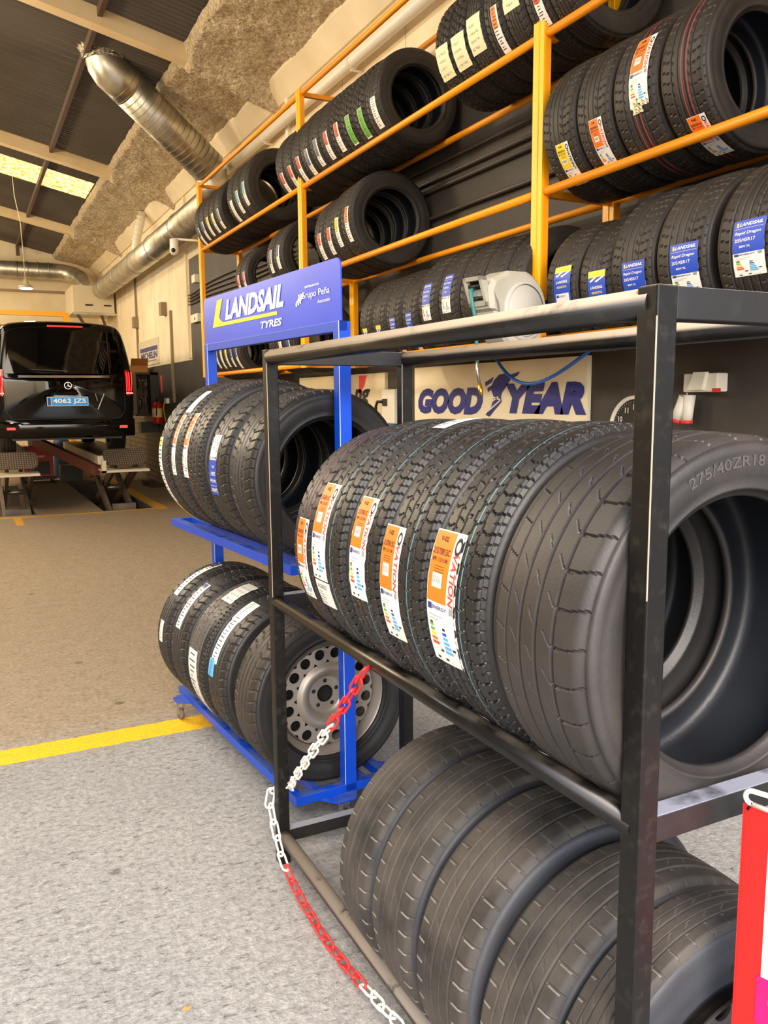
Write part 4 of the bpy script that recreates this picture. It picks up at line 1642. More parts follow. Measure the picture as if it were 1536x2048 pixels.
def add_body(b, pts, d0, d1, m, bev=.018):
    n = len(pts)
    cx_ = sum(p[0] for p in pts) / n; cz_ = sum(p[1] for p in pts) / n
    rings = []
    for (d, k) in ((d0, 1 - bev / .2), (d0 + bev, 1.0), (d1 - bev, 1.0), (d1, 1 - bev / .2)):
        rings.append([RP(cx_ + (p[0] - cx_) * k, cz_ + (p[1] - cz_) * k, d) for p in pts])
    vs = [v for r_ in rings for v in r_]
    fs = []
    for i in range(3):
        for k in range(n):
            fs.append((i * n + k, i * n + (k + 1) % n, (i + 1) * n + (k + 1) % n, (i + 1) * n + k))
    fs.append(tuple(range(n))[::-1]); fs.append(tuple(range(3 * n, 4 * n)))
    b.add(vs, fs, m)


add_body(b, pts, -.07, .085, M_REEL)
b.build('housing', reel, fix=True)
b = MB()
for (ra, rb, d0) in ((.145, .135, .102), (.0001, .128, .097)):
    n = 48
    vs, fs = [], []
    for k in range(n):
        t = TAU * k / n
        for (r_, d_) in ((ra, d0), (rb, d0), (max(ra, rb) + .006, .086)):
            vs.append(RP(r_ * math.cos(t) - .01, r_ * 1.02 * math.sin(t) - .005, d_))
    for k in range(n):
        j = (k + 1) % n
        fs.append((3 * k, 3 * j, 3 * j + 1, 3 * k + 1))
        q = 0 if ra > rb else 1
        fs.append((3 * k + q, 3 * j + q, 3 * j + 2, 3 * k + 2))
    b.add(vs, fs, M_REELD, True)
b.build('disc', reel, fix=True)
b = MB()             # outlet frame with dark mouth and rollers


def OP(w_, z_, d_):      # outlet face: w across (towards nrm), z up, d outwards
    tilt = .03 * max(-1.0, (z_ - .08) / .08)
    return outd * (.212 + d_ - tilt * -1) + Vector((0, 0, z_)) + nrm * w_


def opbox(w0, w1, z0, z1, d0, d1, m):
    vs = [OP(w, z, d) for d in (d0, d1) for (w, z) in ((w0, z0), (w1, z0), (w1, z1), (w0, z1))]
    b.add(vs, [(0, 1, 2, 3), (4, 5, 6, 7), (0, 1, 5, 4), (1, 2, 6, 5), (2, 3, 7, 6), (3, 0, 4, 7)], m)


opbox(-.062, .062, .128, .146, -.01, .03, M_REEL)
opbox(-.062, .062, .012, .030, -.01, .03, M_REEL)
opbox(-.062, -.045, .012, .146, -.01, .03, M_REEL)
opbox(.045, .062, .012, .146, -.01, .03, M_REEL)
opbox(-.045, .045, .030, .128, -.008, .002, M_DARK)
b.build('outlet_frame', reel, fix=True)
b = MB()
for z_ in (.050, .105):
    b.tube([OP(-.044, z_, .012), OP(.044, z_, .012)], .011, M_BLACKP, 10)
b.build('roller', reel)
b = MB()
hp = [OP(-.02, .10, -.002), OP(-.02, .09, .03), OP(-.01, .03, .055), OP(0, -.06, .05), OP(0, -.15, .045), OP(0, -.25, .04)]
b.tube(hp, .0085, M_TEALH, 12)
b.build('hose', reel)['label'] = 'teal rubber hose'
b = MB()
e = hp[-1]
b.tube([e, e + Vector((0, -.002, -.05)), e + Vector((.006, -.012, -.11))], .0075, M_CHROME, 12)
b.tube([e + Vector((.006, -.012, -.11)), e + Vector((.009, -.020, -.145)), e + Vector((.011, -.025, -.165))], [.011, .011, .007], M_BRASS, 12)
b.build('hose_fitting', reel)['label'] = 'steel and brass hose coupling'
b = MB()
b.box((.05, -.03, -.02), (.24, .03, .06), M_BLACKP)
b.build('mounting_bracket', reel)

# blue hose looping under the lowest shelf
M_BHOSE = mat('blue_hose', (28, 108, 206), 0.35)
b = MB()
p0, p1, p2, p3 = Vector((3.1, 4.58, 1.90)), Vector((3.1, 4.30, 1.56)), Vector((3.1, 4.02, 1.66)), Vector((3.1, 3.60, 1.86))
pts = []
for k in range(25):
    t = k / 24
    pts.append(p0 * (1 - t) ** 3 + p1 * 3 * t * (1 - t) ** 2 + p2 * 3 * t * t * (1 - t) + p3 * t ** 3)
b.tube(pts, .0105, M_BHOSE, 12)
tag(b.build('air_hose'), 'bright blue air hose sagging in front of the white tyre-maker sign', 'hose')

# ------------------------------------------------------------------ signs and fittings on the wall (X = 3.3)
WX = 3.3


def onwall(x, y, d=0.0):
    return Vector((WX - d, y, x))


def wmap(d):
    """text coordinates: x = -Y (reads towards the camera), y = Z"""
    return lambda x, y: Vector((WX - d, -x, y))


C_GYB = mat('deep_blue', (28, 40, 132), 0.4)
M_SIGNP = mat('ivory_sign', (252, 242, 214), 0.25, rgb2=(244, 230, 196), nscale=1.5)
s_ = empty('wall_sign', (0, 0, 0), 0, 'wide ivory sign with slanted dark blue capital lettering and a winged-foot emblem', 'sign')
b = MB()
b.box((WX - .03, 3.84, 1.33), (WX, 5.93, 1.835), M_SIGNP)
b.build('sign_panel', s_, bevel=.002)
b = MB()
mp_ = wmap(.0325)
b.text('GOOD', mp_, -5.40, 1.570, .198, C_GYB, width=.93, bold=.072, shear=.22)
b.build('blue_lettering', s_)
b = MB()
b.text('YEAR', mp_, -4.25, 1.588, .198, C_GYB, width=.82, bold=.072, shear=.22)
b.build('blue_lettering', s_)
b = MB()
WF = lambda y, z: Vector((WX - .0325, y, z))
foot = [(4.90, 1.475), (4.83, 1.53), (4.80, 1.60), (4.84, 1.66), (4.80, 1.71), (4.74, 1.748), (4.66, 1.755), (4.60, 1.745), (4.50, 1.762), (4.53, 1.735),
        (4.60, 1.715), (4.63, 1.69), (4.66, 1.66), (4.70, 1.63), (4.715, 1.60), (4.70, 1.57), (4.74, 1.54), (4.80, 1.50), (4.85, 1.462)]
b.add([WF(*p) for p in foot], [tuple(range(len(foot)))], C_GYB)
for (q0, q1) in (((4.91, 1.70), (4.80, 1.735)), ((4.88, 1.66), (4.82, 1.68))):
    b.add([WF(*q0), WF(*q1), WF(q1[0] + .02, q1[1] - .035), WF(q0[0] - .01, q0[1] - .03)], [(0, 1, 2, 3)], C_GYB)
for (q0, q1) in (((4.82, 1.60), (4.70, 1.575)), ((4.86, 1.55), (4.745, 1.60)), ((4.87, 1.50), (4.70, 1.585))):
    a_, c_ = Vector(q0), Vector(q1)
    n_ = (c_ - a_).normalized()
    n_ = Vector((-n_.y, n_.x)) * .005
    b.add([Vector((WX - .0335, *(a_ + n_))), Vector((WX - .0335, *(c_ + n_))), Vector((WX - .0335, *(c_ - n_))), Vector((WX - .0335, *(a_ - n_)))], [(0, 1, 2, 3)], M_SIGNP)
b.build('foot_emblem', s_)

s_ = empty('glossy_wall_sign', (0, 0, 0), 0, 'pale glossy sign with a red patch and slanted black letters behind the blue stand', 'sign')
b = MB()
b.box((WX - .03, 6.46, 1.35), (WX, 8.5, 1.815), mat('gloss_ivory', (232, 220, 186), 0.12, rgb2=(222, 206, 168), nscale=2))
b.build('sign_panel', s_)
b = MB()
b.add([Vector((WX - .032, 6.98, 1.80)), Vector((WX - .032, 6.82, 1.80)), Vector((WX - .032, 6.86, 1.72)), Vector((WX - .032, 6.99, 1.62))], [(0, 1, 2, 3)], mat('sign_red', (238, 84, 76), .4))
b.build('red_patch', s_)
b = MB()
b.text('ng', wmap(.032), -6.92, 1.60, .16, C_BK, width=.34, bold=.04, shear=.25)
b.build('black_lettering', s_)

s_ = empty('wall_phone', (3.3, 6.30, 1.4), 0, 'ivory wall telephone box beside the glossy sign', 'telephone')
b = MB()
b.box((-.08, -.10, -.02), (-.001, .13, .27), M_WPLASTIC)
b.build('housing', s_, bevel=.012)
b = MB()
b.box((-.088, .02, .13), (-.079, .10, .19), M_BLACKP)
b.tube([(-.085, .10, .165), (-.095, .18, .165), (-.095, .21, .12), (-.095, .20, .06)], .013, M_BLACKP, 8)
b.build('keypad', s_)
b = MB()
b.box((-.082, -.10, -.06), (-.001, .02, -.022), mat('teal_card', (40, 100, 130), .5))
b.build('card_slot', s_)

# clock
s_ = empty('wall_clock', (3.3, 3.455, 1.405), 0, 'round black wall clock with white ring, half behind the black rack post', 'clock')
b = MB()
b.lathe([(.0001, -.018), (.178, -.018)], M_BLACKP, 48, 'X')
b.build('dial', s_, fix=True)
b = MB()
b.lathe([(.176, -.016), (.176, -.034), (.186, -.036), (.196, -.030), (.198, 0)], M_WHITE, 48, 'X')
b.build('ring', s_, fix=True)
b = MB()
for k in range(12):
    a = TAU * k / 12
    q = (k - 3) if k > 0 else 12
    num = str(12 if k == 0 else k)
    b.text(num, lambda x, y: Vector((-.020, -x, y)), .132 * math.sin(a), .132 * math.cos(a), .030, C_WH, bold=.02)
for k in range(60):
    a = TAU * k / 60
    T = lambda r_, o_: Vector((-.020, -(r_ * math.sin(a) + o_ * math.cos(a)), r_ * math.cos(a) - o_ * math.sin(a)))
    b.add([T(.160, -.001), T(.160, .001), T(.168, .001), T(.168, -.001)], [(0, 1, 2, 3)], C_WH)
b.build('numeral', s_)
b = MB()
b.bar((-.024, 0, 0), (-.024, .075, -.01), .006, .003, M_WHITE)
b.bar((-.026, 0, 0), (-.026, .06, -.10), .005, .003, M_WHITE)
b.build('hand', s_)

# industrial socket and the plug hanging from it
s_ = empty('wall_socket', (3.3, 2.965, 1.62), 0, 'white angled industrial wall socket with hinged cover, right of the clock'.replace('right of', 'beyond'), 'socket')
b = MB()
b.box((-.075, -.105, -.005), (0, .105, .085), M_WPLASTIC)
b.build('housing', s_, bevel=.006)
b = MB()
b.prism([(-.055, .005), (.035, .005), (.055, .09), (-.02, .09)], -.10, -.076, lambda x, y, d: Vector((d, -x, y)), M_WPLASTIC)
b.build('cover', s_, fix=True)
b = MB()
b.box((-.078, -.107, -.007), (-.05, -.08, .012), mat('signal_red', (216, 44, 40), .4))
b.build('red_corner', s_)
s_ = empty('hanging_plug', (3.24, 3.055, 1.47), 0, 'white and red industrial plug hanging below the wall socket', 'plug')
b = MB()
b.tube([(0, .055, .012), (0, .035, .06), (0, .015, .125)], [.036, .034, .028], M_WPLASTIC, 14)
b.tube([(0, -.005, .002), (0, -.012, .06), (0, -.016, .13)], [.026, .026, .03], M_WPLASTIC, 14)
b.build('housing', s_)
b = MB()
b.tube([(0, .061, -.004), (0, .055, .014)], [.037, .038], MATS['signal_red'], 14)
b.tube([(0, -.005, -.012), (0, -.005, .004)], [.030, .031], MATS['signal_red'], 14)
b.build('collar', s_)
b = MB()
b.tube([(0, 0, .12), (0.0, .0, .14), (.01, .005, .155)], .003, M_CHROME, 8)
b.build('hook', s_)

# charcoal pipes behind the tyres, beige conduits further back
for i, (z, r_, ya, yb) in enumerate(((3.30, .008, 3.7, 8.2), (3.20, .014, 3.7, 8.2), (3.13, .014, 3.7, 8.2), (2.93, .014, 3.7, 6.6))):
    b = MB()
    b.tube([(3.27, ya, z), (3.27, (ya + yb) / 2, z + .012), (3.27, yb, z)], r_, M_CONDUITD, 10)
    tag(b.build('wall_conduit'), ['thin dark cable, highest of the lines behind the middle shelf', 'dark conduit, upper of the close pair behind the middle shelf',
                                   'dark conduit, lower of the close pair behind the middle shelf', 'dark conduit running alone below the others behind the middle shelf'][i], 'conduit')
for i, dz in enumerate((0, .055, .11, .17)):
    b = MB()
    pts = []
    for k in range(22):
        y = 8.6 + (19.4 - 8.6) * k / 21
        pts.append((3.27, y, 3.04 + dz + .025 * math.sin(y * 1.1 + i * .5) + (.03 if y < 12.5 else 0)))
    cut = [p for p in pts if p[1] <= 13.3]
    rest = [p for p in pts if p[1] >= 13.2]
    b.tube(cut, .012, M_CONDUITD, 8)
    b.tube([cut[-1]] + rest, .012, M_CONDUIT, 8)
    tag(b.build('wall_conduit'), 'conduit running along the cream wall, %s of four above the tool cabinet' % ['lowest', 'second lowest', 'second highest', 'highest'][i], 'conduit')
for (y, z, txt) in ((15.0, 3.17, 'beige junction box on the conduits, nearer the entrance'), (17.6, 3.15, 'beige junction box on the conduits above the poster')):
    b = MB()
    b.box((3.20, y - .09, z - .11), (3.3, y + .09, z + .11), M_CONDUIT)
    tag(b.build('junction_box', bevel=.005), txt, 'junction box')
for i, (y, z0, z1, m_) in enumerate(((13.33, 2.25, 4.7, M_CREAM), (14.55, 1.55, 3.1, M_CONDUIT), (17.6, 2.3, 4.7, M_CONDUIT), (8.7, 3.8, 4.85, M_WHITE))):
    b = MB()
    b.box((3.262, y - .035, z0), (3.3, y + .035, z1), m_)
    tag(b.build('wall_batten'), ['cream vertical batten at the edge of the charcoal paint', 'narrow vertical cable duct above the socket', 'vertical batten beside the poster', 'vertical batten above the middle of the orange rack'][i], 'batten')
b = MB()
b.tube([(3.2, 3.0, 4.46), (3.2, 11.6, 4.47)], .052, M_WPLASTIC, 18)
for y in (5.0, 6.9, 9.2):
    b.tube([(3.2, y - .02, 4.46), (3.2, y + .02, 4.46)], .058, M_WPLASTIC, 18)
dp = b.build('drain_pipe')
tag(dp, 'cream plastic pipe running high along the wall above the orange rack', 'pipe')
for y in (5.0, 6.9, 9.2):
    b = MB()
    b.box((3.19, y - .008, 4.39), (3.3, y + .008, 4.405), M_WPLASTIC)
    b.build('pipe_bracket', dp)

# ------------------------------------------------------------------ ducts and heater
def spiral_duct(b, pts, r, seams=0.16, m=M_GALV, rim_r=.006, n=28):
    b.tube(pts, r, m, n)
    for i in range(len(pts) - 1):
        p, q = Vector(pts[i]), Vector(pts[i + 1])
        L = (q - p).length
        k = seams
        d = (q - p).normalized()
        while k < L:
            c = p + d * k
            b.tube([c - d * .0025, c + d * .0025], r + rim_r, M_GALVD if seams < .2 else m, n)
            k += seams


b = MB()
spiral_duct(b, [(2.98, 10.62, 4.05), (2.98, 19.95, 4.05)], .195, seams=1.7, rim_r=.012)
dct = b.build('air_duct')
tag(dct, 'long galvanised duct running along the wall to the heater', 'duct')
b = MB()
spiral_duct(b, [(2.93, 10.50, 4.40), (1.80, 10.05, 5.14)], .215, seams=.075, rim_r=.0025)
b.tube([(2.98, 10.60, 4.07), (2.97, 10.57, 4.20), (2.93, 10.50, 4.41)], .200, M_GALV, 24)
b.tube([(1.93, 10.10, 5.055), (1.80, 10.05, 5.14), (1.735, 10.045, 5.19), (1.69, 10.045, 5.26), (1.67, 10.05, 5.34), (1.66, 10.05, 5.50)], [.2155, .2165, .220, .222, .222, .222], M_GALV, 28)
dct = b.build('sloping_duct')
tag(dct, 'galvanised spiral duct slanting up from the wall into the corrugated roof', 'duct')
b = MB()
n, mm = 28, 6
vs, fs = [], []
for j in range(mm + 1):
    for k in range(n):
        a = TAU * k / n
        r_ = .232 + .03 * noise.noise(Vector((math.cos(a) * 3, math.sin(a) * 3, j * 1.3))) + .01 * j * (j / mm)
        vs.append((1.67 + r_ * math.cos(a), 10.05 + r_ * math.sin(a), 5.28 + .022 * j + .012 * noise.noise(Vector((a * 3, j, 5)))))
for j in range(mm):
    for k in range(n):
        fs.append((j * n + k, j * n + (k + 1) % n, (j + 1) * n + (k + 1) % n, (j + 1) * n + k))
b.add(vs, fs, M_FOIL)
b.build('foil_wrap', dct)['label'] = 'crumpled foil tape round the roof opening'
b = MB()
b.tube([(3.1, 15.6, 4.9), (3.02, 15.6, 4.6), (2.95, 15.6, 4.3), (2.96, 15.6, 4.22)], .07, M_WPLASTIC, 14)
for k in range(6):
    b.tube([(3.07 - .02 * k, 15.6, 4.82 - .08 * k), (3.066 - .02 * k, 15.6, 4.80 - .08 * k)], .078, M_WPLASTIC, 14)
tag(b.build('flexible_duct'), 'short ribbed flexible duct dropping from the foam onto the long duct', 'duct')
b = MB()
pts = [(-6, 22.3, 4.74), (2.3, 22.3, 4.72)]
for k in range(1, 7):
    a = PI / 2 * k / 6
    pts.append((2.3 + .55 * math.sin(a), 22.3 - 1.2 * (1 - math.cos(a)) * .6, 4.72 - .35 * (1 - math.cos(a))))
pts.append((2.87, 21.2, 4.1))
b.tube(pts, .2, M_GALV, 24)
for k in range(16):
    if k in (9, 10, 11):
        continue
    x = -1.5 + k * .24
    b.tube([(x, 22.3, 4.73), (x + .02, 22.3, 4.73)], .207, M_GALVD, 24)
tag(b.build('back_wall_duct'), 'galvanised duct along the back wall bending down to the heater', 'duct')
b = MB()
b.box((2.36, 20.0, 3.55), (3.25, 21.4, 4.14), mat('heater_cream', (214, 200, 170), .5))
ht = b.build('heater_cabinet', bevel=.01)
tag(ht, 'cream suspended heater box where the two ducts meet, high in the corner', 'heater')
b = MB()
for x in (2.62, 3.02):
    b.box((x, 19.985, 3.70), (x + .16, 20.0, 3.73), M_DARK)
b.build('vent_slot', ht)
b = MB()
for x in (2.42, 2.95):
    b.bar((x, 20.05, 3.56), (x + .55 if x < 2.9 else 3.3, 20.9, 2.9), .05, .05, M_GALVD)
b.box((2.36, 20.0, 3.50), (3.3, 20.06, 3.55), M_GALV)
b.build('support_bracket', ht)

# ------------------------------------------------------------------ pendant lamp, camera, back-wall ledge
lp = empty('pendant_lamp', (1.13, 16.0, 3.53), 0, 'lit industrial lamp hanging on a long thin cord under the roof', 'lamp')
b = MB()
b.lathe([(.0001, 0), (.10, .0), (.13, .02), (.10, .05), (.05, .08), (.03, .16), (.0001, .17)], mat('lamp_alu', (170, 160, 140), .4, metal=.6), 24)
b.build('lamp_shade', lp)
b = MB()
b.lathe([(.0001, -.012), (.09, -.010), (.11, .0), (.0001, .001)], mat('lamp_glow', (255, 250, 235), .5, emit=22), 24)
b.build('bulb', lp)
b = MB()
b.tube([(0, 0, .16), (-.02, 0, 1.1), (-.09, 0, 1.55), (-.10, 0, 1.90), (-1.0, 0, 2.08)], .006, M_WPLASTIC, 6)
b.build('cord', lp)
pl = bpy.data.lights.new('pendant_lamp_light', 'POINT')
pl.energy = 45
pl.color = (1, .93, .8)
pl.shadow_soft_size = .1
po = bpy.data.objects.new('pendant_lamp_light', pl)
po.location = (1.13, 16.0, 3.44)
COL.objects.link(po)

cm = empty('security_camera', (2.40, 10.3, 3.47), 0, 'small white dome camera on an arm at the far end of the orange rack', 'camera')
b = MB()
b.tube([(0, 0, .03), (.28, 0, .035), (.33, 0, .0), (.335, 0, -.45)], .014, M_WPLASTIC, 8)
b.build('arm', cm)
b = MB()
b.lathe([(.0001, -.16), (.035, -.15), (.055, -.11), (.052, -.07), (.05, -.04), (.05, .03), (.0001, .035)], M_WPLASTIC, 20)
b.build('housing', cm)
b = MB()
T = Matrix.Translation((-.02, -.045, -.105))
b.lathe([(.0001, -.014), (.022, -.010), (.028, .01)], M_BLACKP, 16, 'Y', T)
b.build('lens', cm)
b = MB()
b.box((3.24, 12.6, 2.76), (3.3, 13.0, 2.88), M_WPLASTIC)
b.box((3.235, 12.74, 2.79), (3.24, 12.78, 2.83), M_BLACKP)
tag(b.build('socket_strip'), 'small white socket strip on the charcoal wall behind the rack end', 'socket')
b = MB()
b.box((3.22, 12.62, 3.33), (3.3, 12.80, 3.45), M_WPLASTIC)
tag(b.build('alarm_box', bevel=.01), 'small white alarm box on the dark wall above the socket strip', 'alarm')
b = MB()
b.box((-9, 22.6, 3.33), (2.4, 22.8, 3.45), mat('ledge_brown', (150, 130, 100), .7))
b.box((-9, 22.7, 4.26), (2.7, 22.8, 4.31), MATS['ledge_brown'])
struct(b.build('trim_8'))

# ------------------------------------------------------------------ far bay: poster, cabinet, extinguisher, lift, van
ps = empty('tyre_poster', (0, 0, 0), 0, 'dark blue and white lettered poster in a clear sleeve on the cream wall', 'poster')
b = MB()
b.box((3.285, 15.66, 2.26), (3.3, 17.6, 2.74), mat('clear_sleeve', (214, 204, 178), .25))
b.build('sleeve', ps)
b = MB()
b.add([wmap(.018)(x, y) for (x, y) in ((-17.4, 2.52), (-15.75, 2.52), (-15.75, 2.60), (-17.4, 2.60))], [(0, 1, 2, 3)], C_NV)
b.text('MICHELIN', wmap(.018), -16.55, 2.44, .13, C_NV, width=1.55, bold=.04)
b.add([wmap(.018)(x, y) for (x, y) in ((-17.3, 2.33), (-15.9, 2.33), (-15.9, 2.345), (-17.3, 2.345))], [(0, 1, 2, 3)], C_NV)
b.build('lettering', ps)

M_CAB = mat('dark_grey_steel', (36, 34, 33), .5)
cb = empty('tool_cabinet', (3.3, 16.62, 1.30), 0, 'open dark grey wall cabinet full of hanging tools beside the extinguisher', 'cabinet')
b = MB()
b.box((-.15, -.75, .0), (0, -.45, .80), M_CAB)
b.box((-.41, -.75, .0), (-.395, .75, .80), M_CAB)
b.box((-.395, -.46, .04), (-.15, -.44, .76), mat('pegboard', (96, 74, 60), .8))
b.box((-.40, .70, 0), (0, .75, .80), M_CAB)
b.box((-.40, -.75, .76), (0, .75, .80), M_CAB)
b.box((-.44, -.75, 0), (0, .75, .04), M_CAB)
b.box((-.03, -.70, .04), (0, .70, .76), mat('pegboard', (96, 74, 60), .8))
b.build('shell', cb)
rnd = random.Random(4)
for k in range(14):
    b = MB()
    x = -.375 + (k % 7) * .034
    z1 = (.70 if k < 7 else .36) - rnd.uniform(0, .05)
    L_ = rnd.uniform(.12, .26)
    b.tube([(x, -.50, z1), (x + rnd.uniform(-.006, .006), -.50, z1 - L_)], rnd.uniform(.006, .013), [M_CHROME, M_BLACKP, M_GALVD][k % 3], 8)
    b.tube([(x, -.515, z1), (x, -.462, z1 + .01)], .015, [M_CHROME, M_BLACKP][k % 2], 8)
    tag(b.build('hand_tool', loc=(3.3, 16.62, 1.30)), 'tool hanging in the open wall cabinet', 'tool', 'tools hanging in the wall cabinet')
b = MB()
b.tube([(3.0, 17.0, 1.341), (3.0, 17.0, 1.55)], .045, mat('spray_can', (150, 170, 190), .3, metal=.5), 14)
tag(b.build('spray_can'), 'pale blue spray can on the cabinet sill near the van tail lamp', 'can')
b = MB()
cbx = mat('cardboard', (176, 122, 62), .8)
b.box((-.16, -.22, 0), (.16, .22, .14), cbx)
b.add([(-.16, -.22, .14), (-.16, .22, .14), (-.30, .22, .20), (-.30, -.22, .20)], [(0, 1, 2, 3), (3, 2, 1, 0)], cbx)
b.add([(-.16, -.22, .14), (.16, -.22, .14), (.16, -.30, .27), (-.16, -.30, .27)], [(0, 1, 2, 3), (3, 2, 1, 0)], cbx)
tag(b.build('cardboard_box', loc=(3.06, 16.60, 2.102)), 'open cardboard box on top of the tool cabinet', 'box')
b = MB()
b.box((3.20, 16.1, 1.15), (3.3, 16.18, 1.29), M_CAB)
b.box((2.98, 16.05, .98), (3.3, 16.36, 1.18), M_BLACKP)
tag(b.build('battery_charger'), 'black boxed charger hanging below the tool cabinet', 'charger')
ex = empty('fire_extinguisher', (3.19, 15.55, 1.16), 0, 'red fire extinguisher hung on the wall below a small red sign', 'extinguisher')
M_REDP = mat('extinguisher_red', (196, 24, 20), .3)
b = MB()
b.lathe([(.0001, 0), (.085, .0), (.092, .02), (.092, .32), (.075, .37), (.035, .40), (.0001, .41)], M_REDP, 24)
b.build('cylinder_body', ex)
b = MB()
b.tube([(0, 0, .39), (0, 0, .45)], .022, M_BLACKP, 12)
b.bar((0, .05, .455), (0, -.09, .48), .02, .012, M_BLACKP)
b.tube([(0, -.02, .42), (-.03, -.10, .38), (-.04, -.11, .15)], .012, M_BLACKP, 8)
b.build('valve_handle', ex)
b = MB()
b.lathe([(.0935, .12), (.0935, .28)], mat('ext_label', (222, 190, 120), .5), 24)
b.build('label_band', ex)
b = MB()
b.box((3.29, 15.50, 1.72), (3.3, 15.64, 2.04), MATS['signal_red'])
b.text('EXTINTOR', wmap(.012), -15.57, 1.88, .05, C_WH, width=.26, rot=-PI / 2)
tag(b.build('extinguisher_sign'), 'narrow vertical red sign on the charcoal wall above the extinguisher', 'sign')
b = MB()
b.box((3.25, 15.02, 1.53), (3.3, 15.20, 1.62), M_WPLASTIC)
b.tube([(3.24, 15.14, 1.55), (3.22, 15.16, 1.45), (3.24, 15.1, 1.2)], .01, mat('yellow_cable', (190, 170, 60), .5), 8)
tag(b.build('cable_socket'), 'white socket with yellow cable on the charcoal wall', 'socket')
for i, (x, y, w_, txt) in enumerate(((3.06, 15.95, .22, 'dark timber chock on the floor against the wall'), (3.1, 15.5, .2, 'lower dark timber chock nearer the entrance'))):
    b = MB()
    b.box((-w_ / 2, -.13, 0), (w_ / 2, .13, .09 - .02 * i), mat('dark_timber', (58, 46, 36), .9))
    tag(b.build('wood_chock', loc=(x, y, 0), rot=(0, 0, .3 * i)), txt, 'chock')
st = empty('leaning_broom', (2.92, 17.0, 0), 0, 'cream long-handled broom tool leaning below the cabinet', 'tool')  # a broom propped under the cabinet
b = MB()
b.tube([(0, 0, .5), (.02, .0, 1.28)], .016, M_WPLASTIC, 8)
b.build('shaft', st)
b = MB()
b.tube([(0, 0, .62), (-.06, 0, .60), (-.10, 0, .50), (-.11, 0, .40)], .02, mat('cream_hose', (200, 176, 120), .6), 8)
b.tube([(-.11, 0, .42), (-.10, 0, .02)], .012, MATS['cream_hose'], 8)
b.tube([(-.22, 0, .012), (.1, 0, .012)], .012, MATS['cream_hose'], 8)
b.build('hook_end', st)

# scissor lift
M_LIFT = mat('lift_beige', (196, 184, 160), .5)
M_LIFTD = mat('lift_grey', (104, 92, 78), .55, rgb2=(84, 74, 62), nscale=4)
M_LIFTR = mat('lift_red_brown', (120, 66, 54), .6)


def chequer():
    m, nt, b_ = new_nodes('chequer_plate')
    tc = nt.nodes.new('ShaderNodeTexCoord').outputs['Object']
    sp_ = nt.nodes.new('ShaderNodeSeparateXYZ')
    nt.links.new(tc, sp_.inputs[0])
    a_ = math_node(nt, 'SINE', math_node(nt, 'MULTIPLY', math_node(nt, 'ADD', sp_.outputs['X'], sp_.outputs['Y']), 95))
    c_ = math_node(nt, 'SINE', math_node(nt, 'MULTIPLY', math_node(nt, 'SUBTRACT', sp_.outputs['X'], sp_.outputs['Y']), 95))
    f = ramp(nt, math_node(nt, 'MULTIPLY', a_, c_), .1, .5)
    nt.links.new(mix_rgb(nt, f, srgb((72, 62, 54)), srgb((128, 116, 102))), b_.inputs['Base Color'])
    b_.inputs['Roughness'].default_value = .5
    b_.inputs['Metallic'].default_value = .3
    bp = nt.nodes.new('ShaderNodeBump')
    bp.inputs['Strength'].default_value = .8
    bp.inputs['Distance'].default_value = .01
    nt.links.new(f, bp.inputs['Height'])
    nt.links.new(bp.outputs[0], b_.inputs['Normal'])
    return m


M_CHQ = chequer()
lift = empty('scissor_lift', (1.36, 12.6, 0), 0, 'two-runway scissor lift raised out of its floor recesses under the black van', 'lift')
PZ = .78
for (x0, x1) in ((-1.05, -.44), (.40, 1.08)):
    b = MB()
    b.box((x0, .42, PZ - .14), (x1, 5.2, PZ - .012), M_LIFT)
    b.build('runway', lift, bevel=.004)
    b = MB()
    b.box((x0 + .01, .43, PZ - .012), (x1 - .01, 5.19, PZ), M_CHQ)
    b.build('runway_plate', lift)
    b = MB()     # hinged approach flap with rounded corners, raised
    oc = []
    ww = (x1 - x0) / 2 - .03
    rcn = .09
    for (sx, sy, a0) in ((1, 1, 0), (-1, 1, 90), (-1, -1, 180), (1, -1, 270)):
        for k in range(5):
            a = math.radians(a0 + 22.5 * k)
            oc.append((sx * (ww - rcn) + rcn * math.cos(a), sy * (.17 - rcn) + rcn * math.sin(a)))
    cx = (x0 + x1) / 2 + .02
    Tm = Matrix.Translation((cx, .20, PZ - .02)) @ Matrix.Rotation(math.radians(38), 4, 'X')
    b.prism(oc, -.012, .012, lambda x, y, d: Tm @ Vector((x, y, d)), M_CHQ)
    b.build('approach_flap', lift, fix=True)
    b = MB()
    b.box((x0, .02, PZ - .235), (x1, .10, PZ - .205), M_LIFT)
    b.box((x0, .02, PZ - .235), (x0 + .06, .10, PZ - .06), M_LIFT)
    b.box((x0, .10, PZ - .22), (x1, .44, PZ - .20), M_LIFT)
    b.build('end_bracket', lift)
    xm = (x0 + x1) / 2
    for (ya, za, yb, zb, dx) in ((.15, -.30, 2.7, PZ - .16, -.17), (.15, -.30, 2.7, PZ - .16, .17), (.55, PZ - .2, 3.0, -.30, -.10), (.55, PZ - .2, 3.0, -.30, .24)):
        b = MB()
        b.bar((xm + dx, ya, za), (xm + dx, yb, zb), .05, .14, M_LIFTD)
        b.build('scissor_arm', lift)
    b = MB()
    b.box((xm - .17, .35, -.20), (xm + .17, .42, .04), M_LIFTD)
    b.tube([(xm - .2, 1.55, .18), (xm + .27, 1.55, .18)], .04, M_GALVD, 12)
    b.build('arm_brace', lift)
b = MB()
b.bar((-.30, 2.6, .92), (.45, .9, .52), .10, .16, M_LIFTR)
b.build('hydraulic_ram', lift)

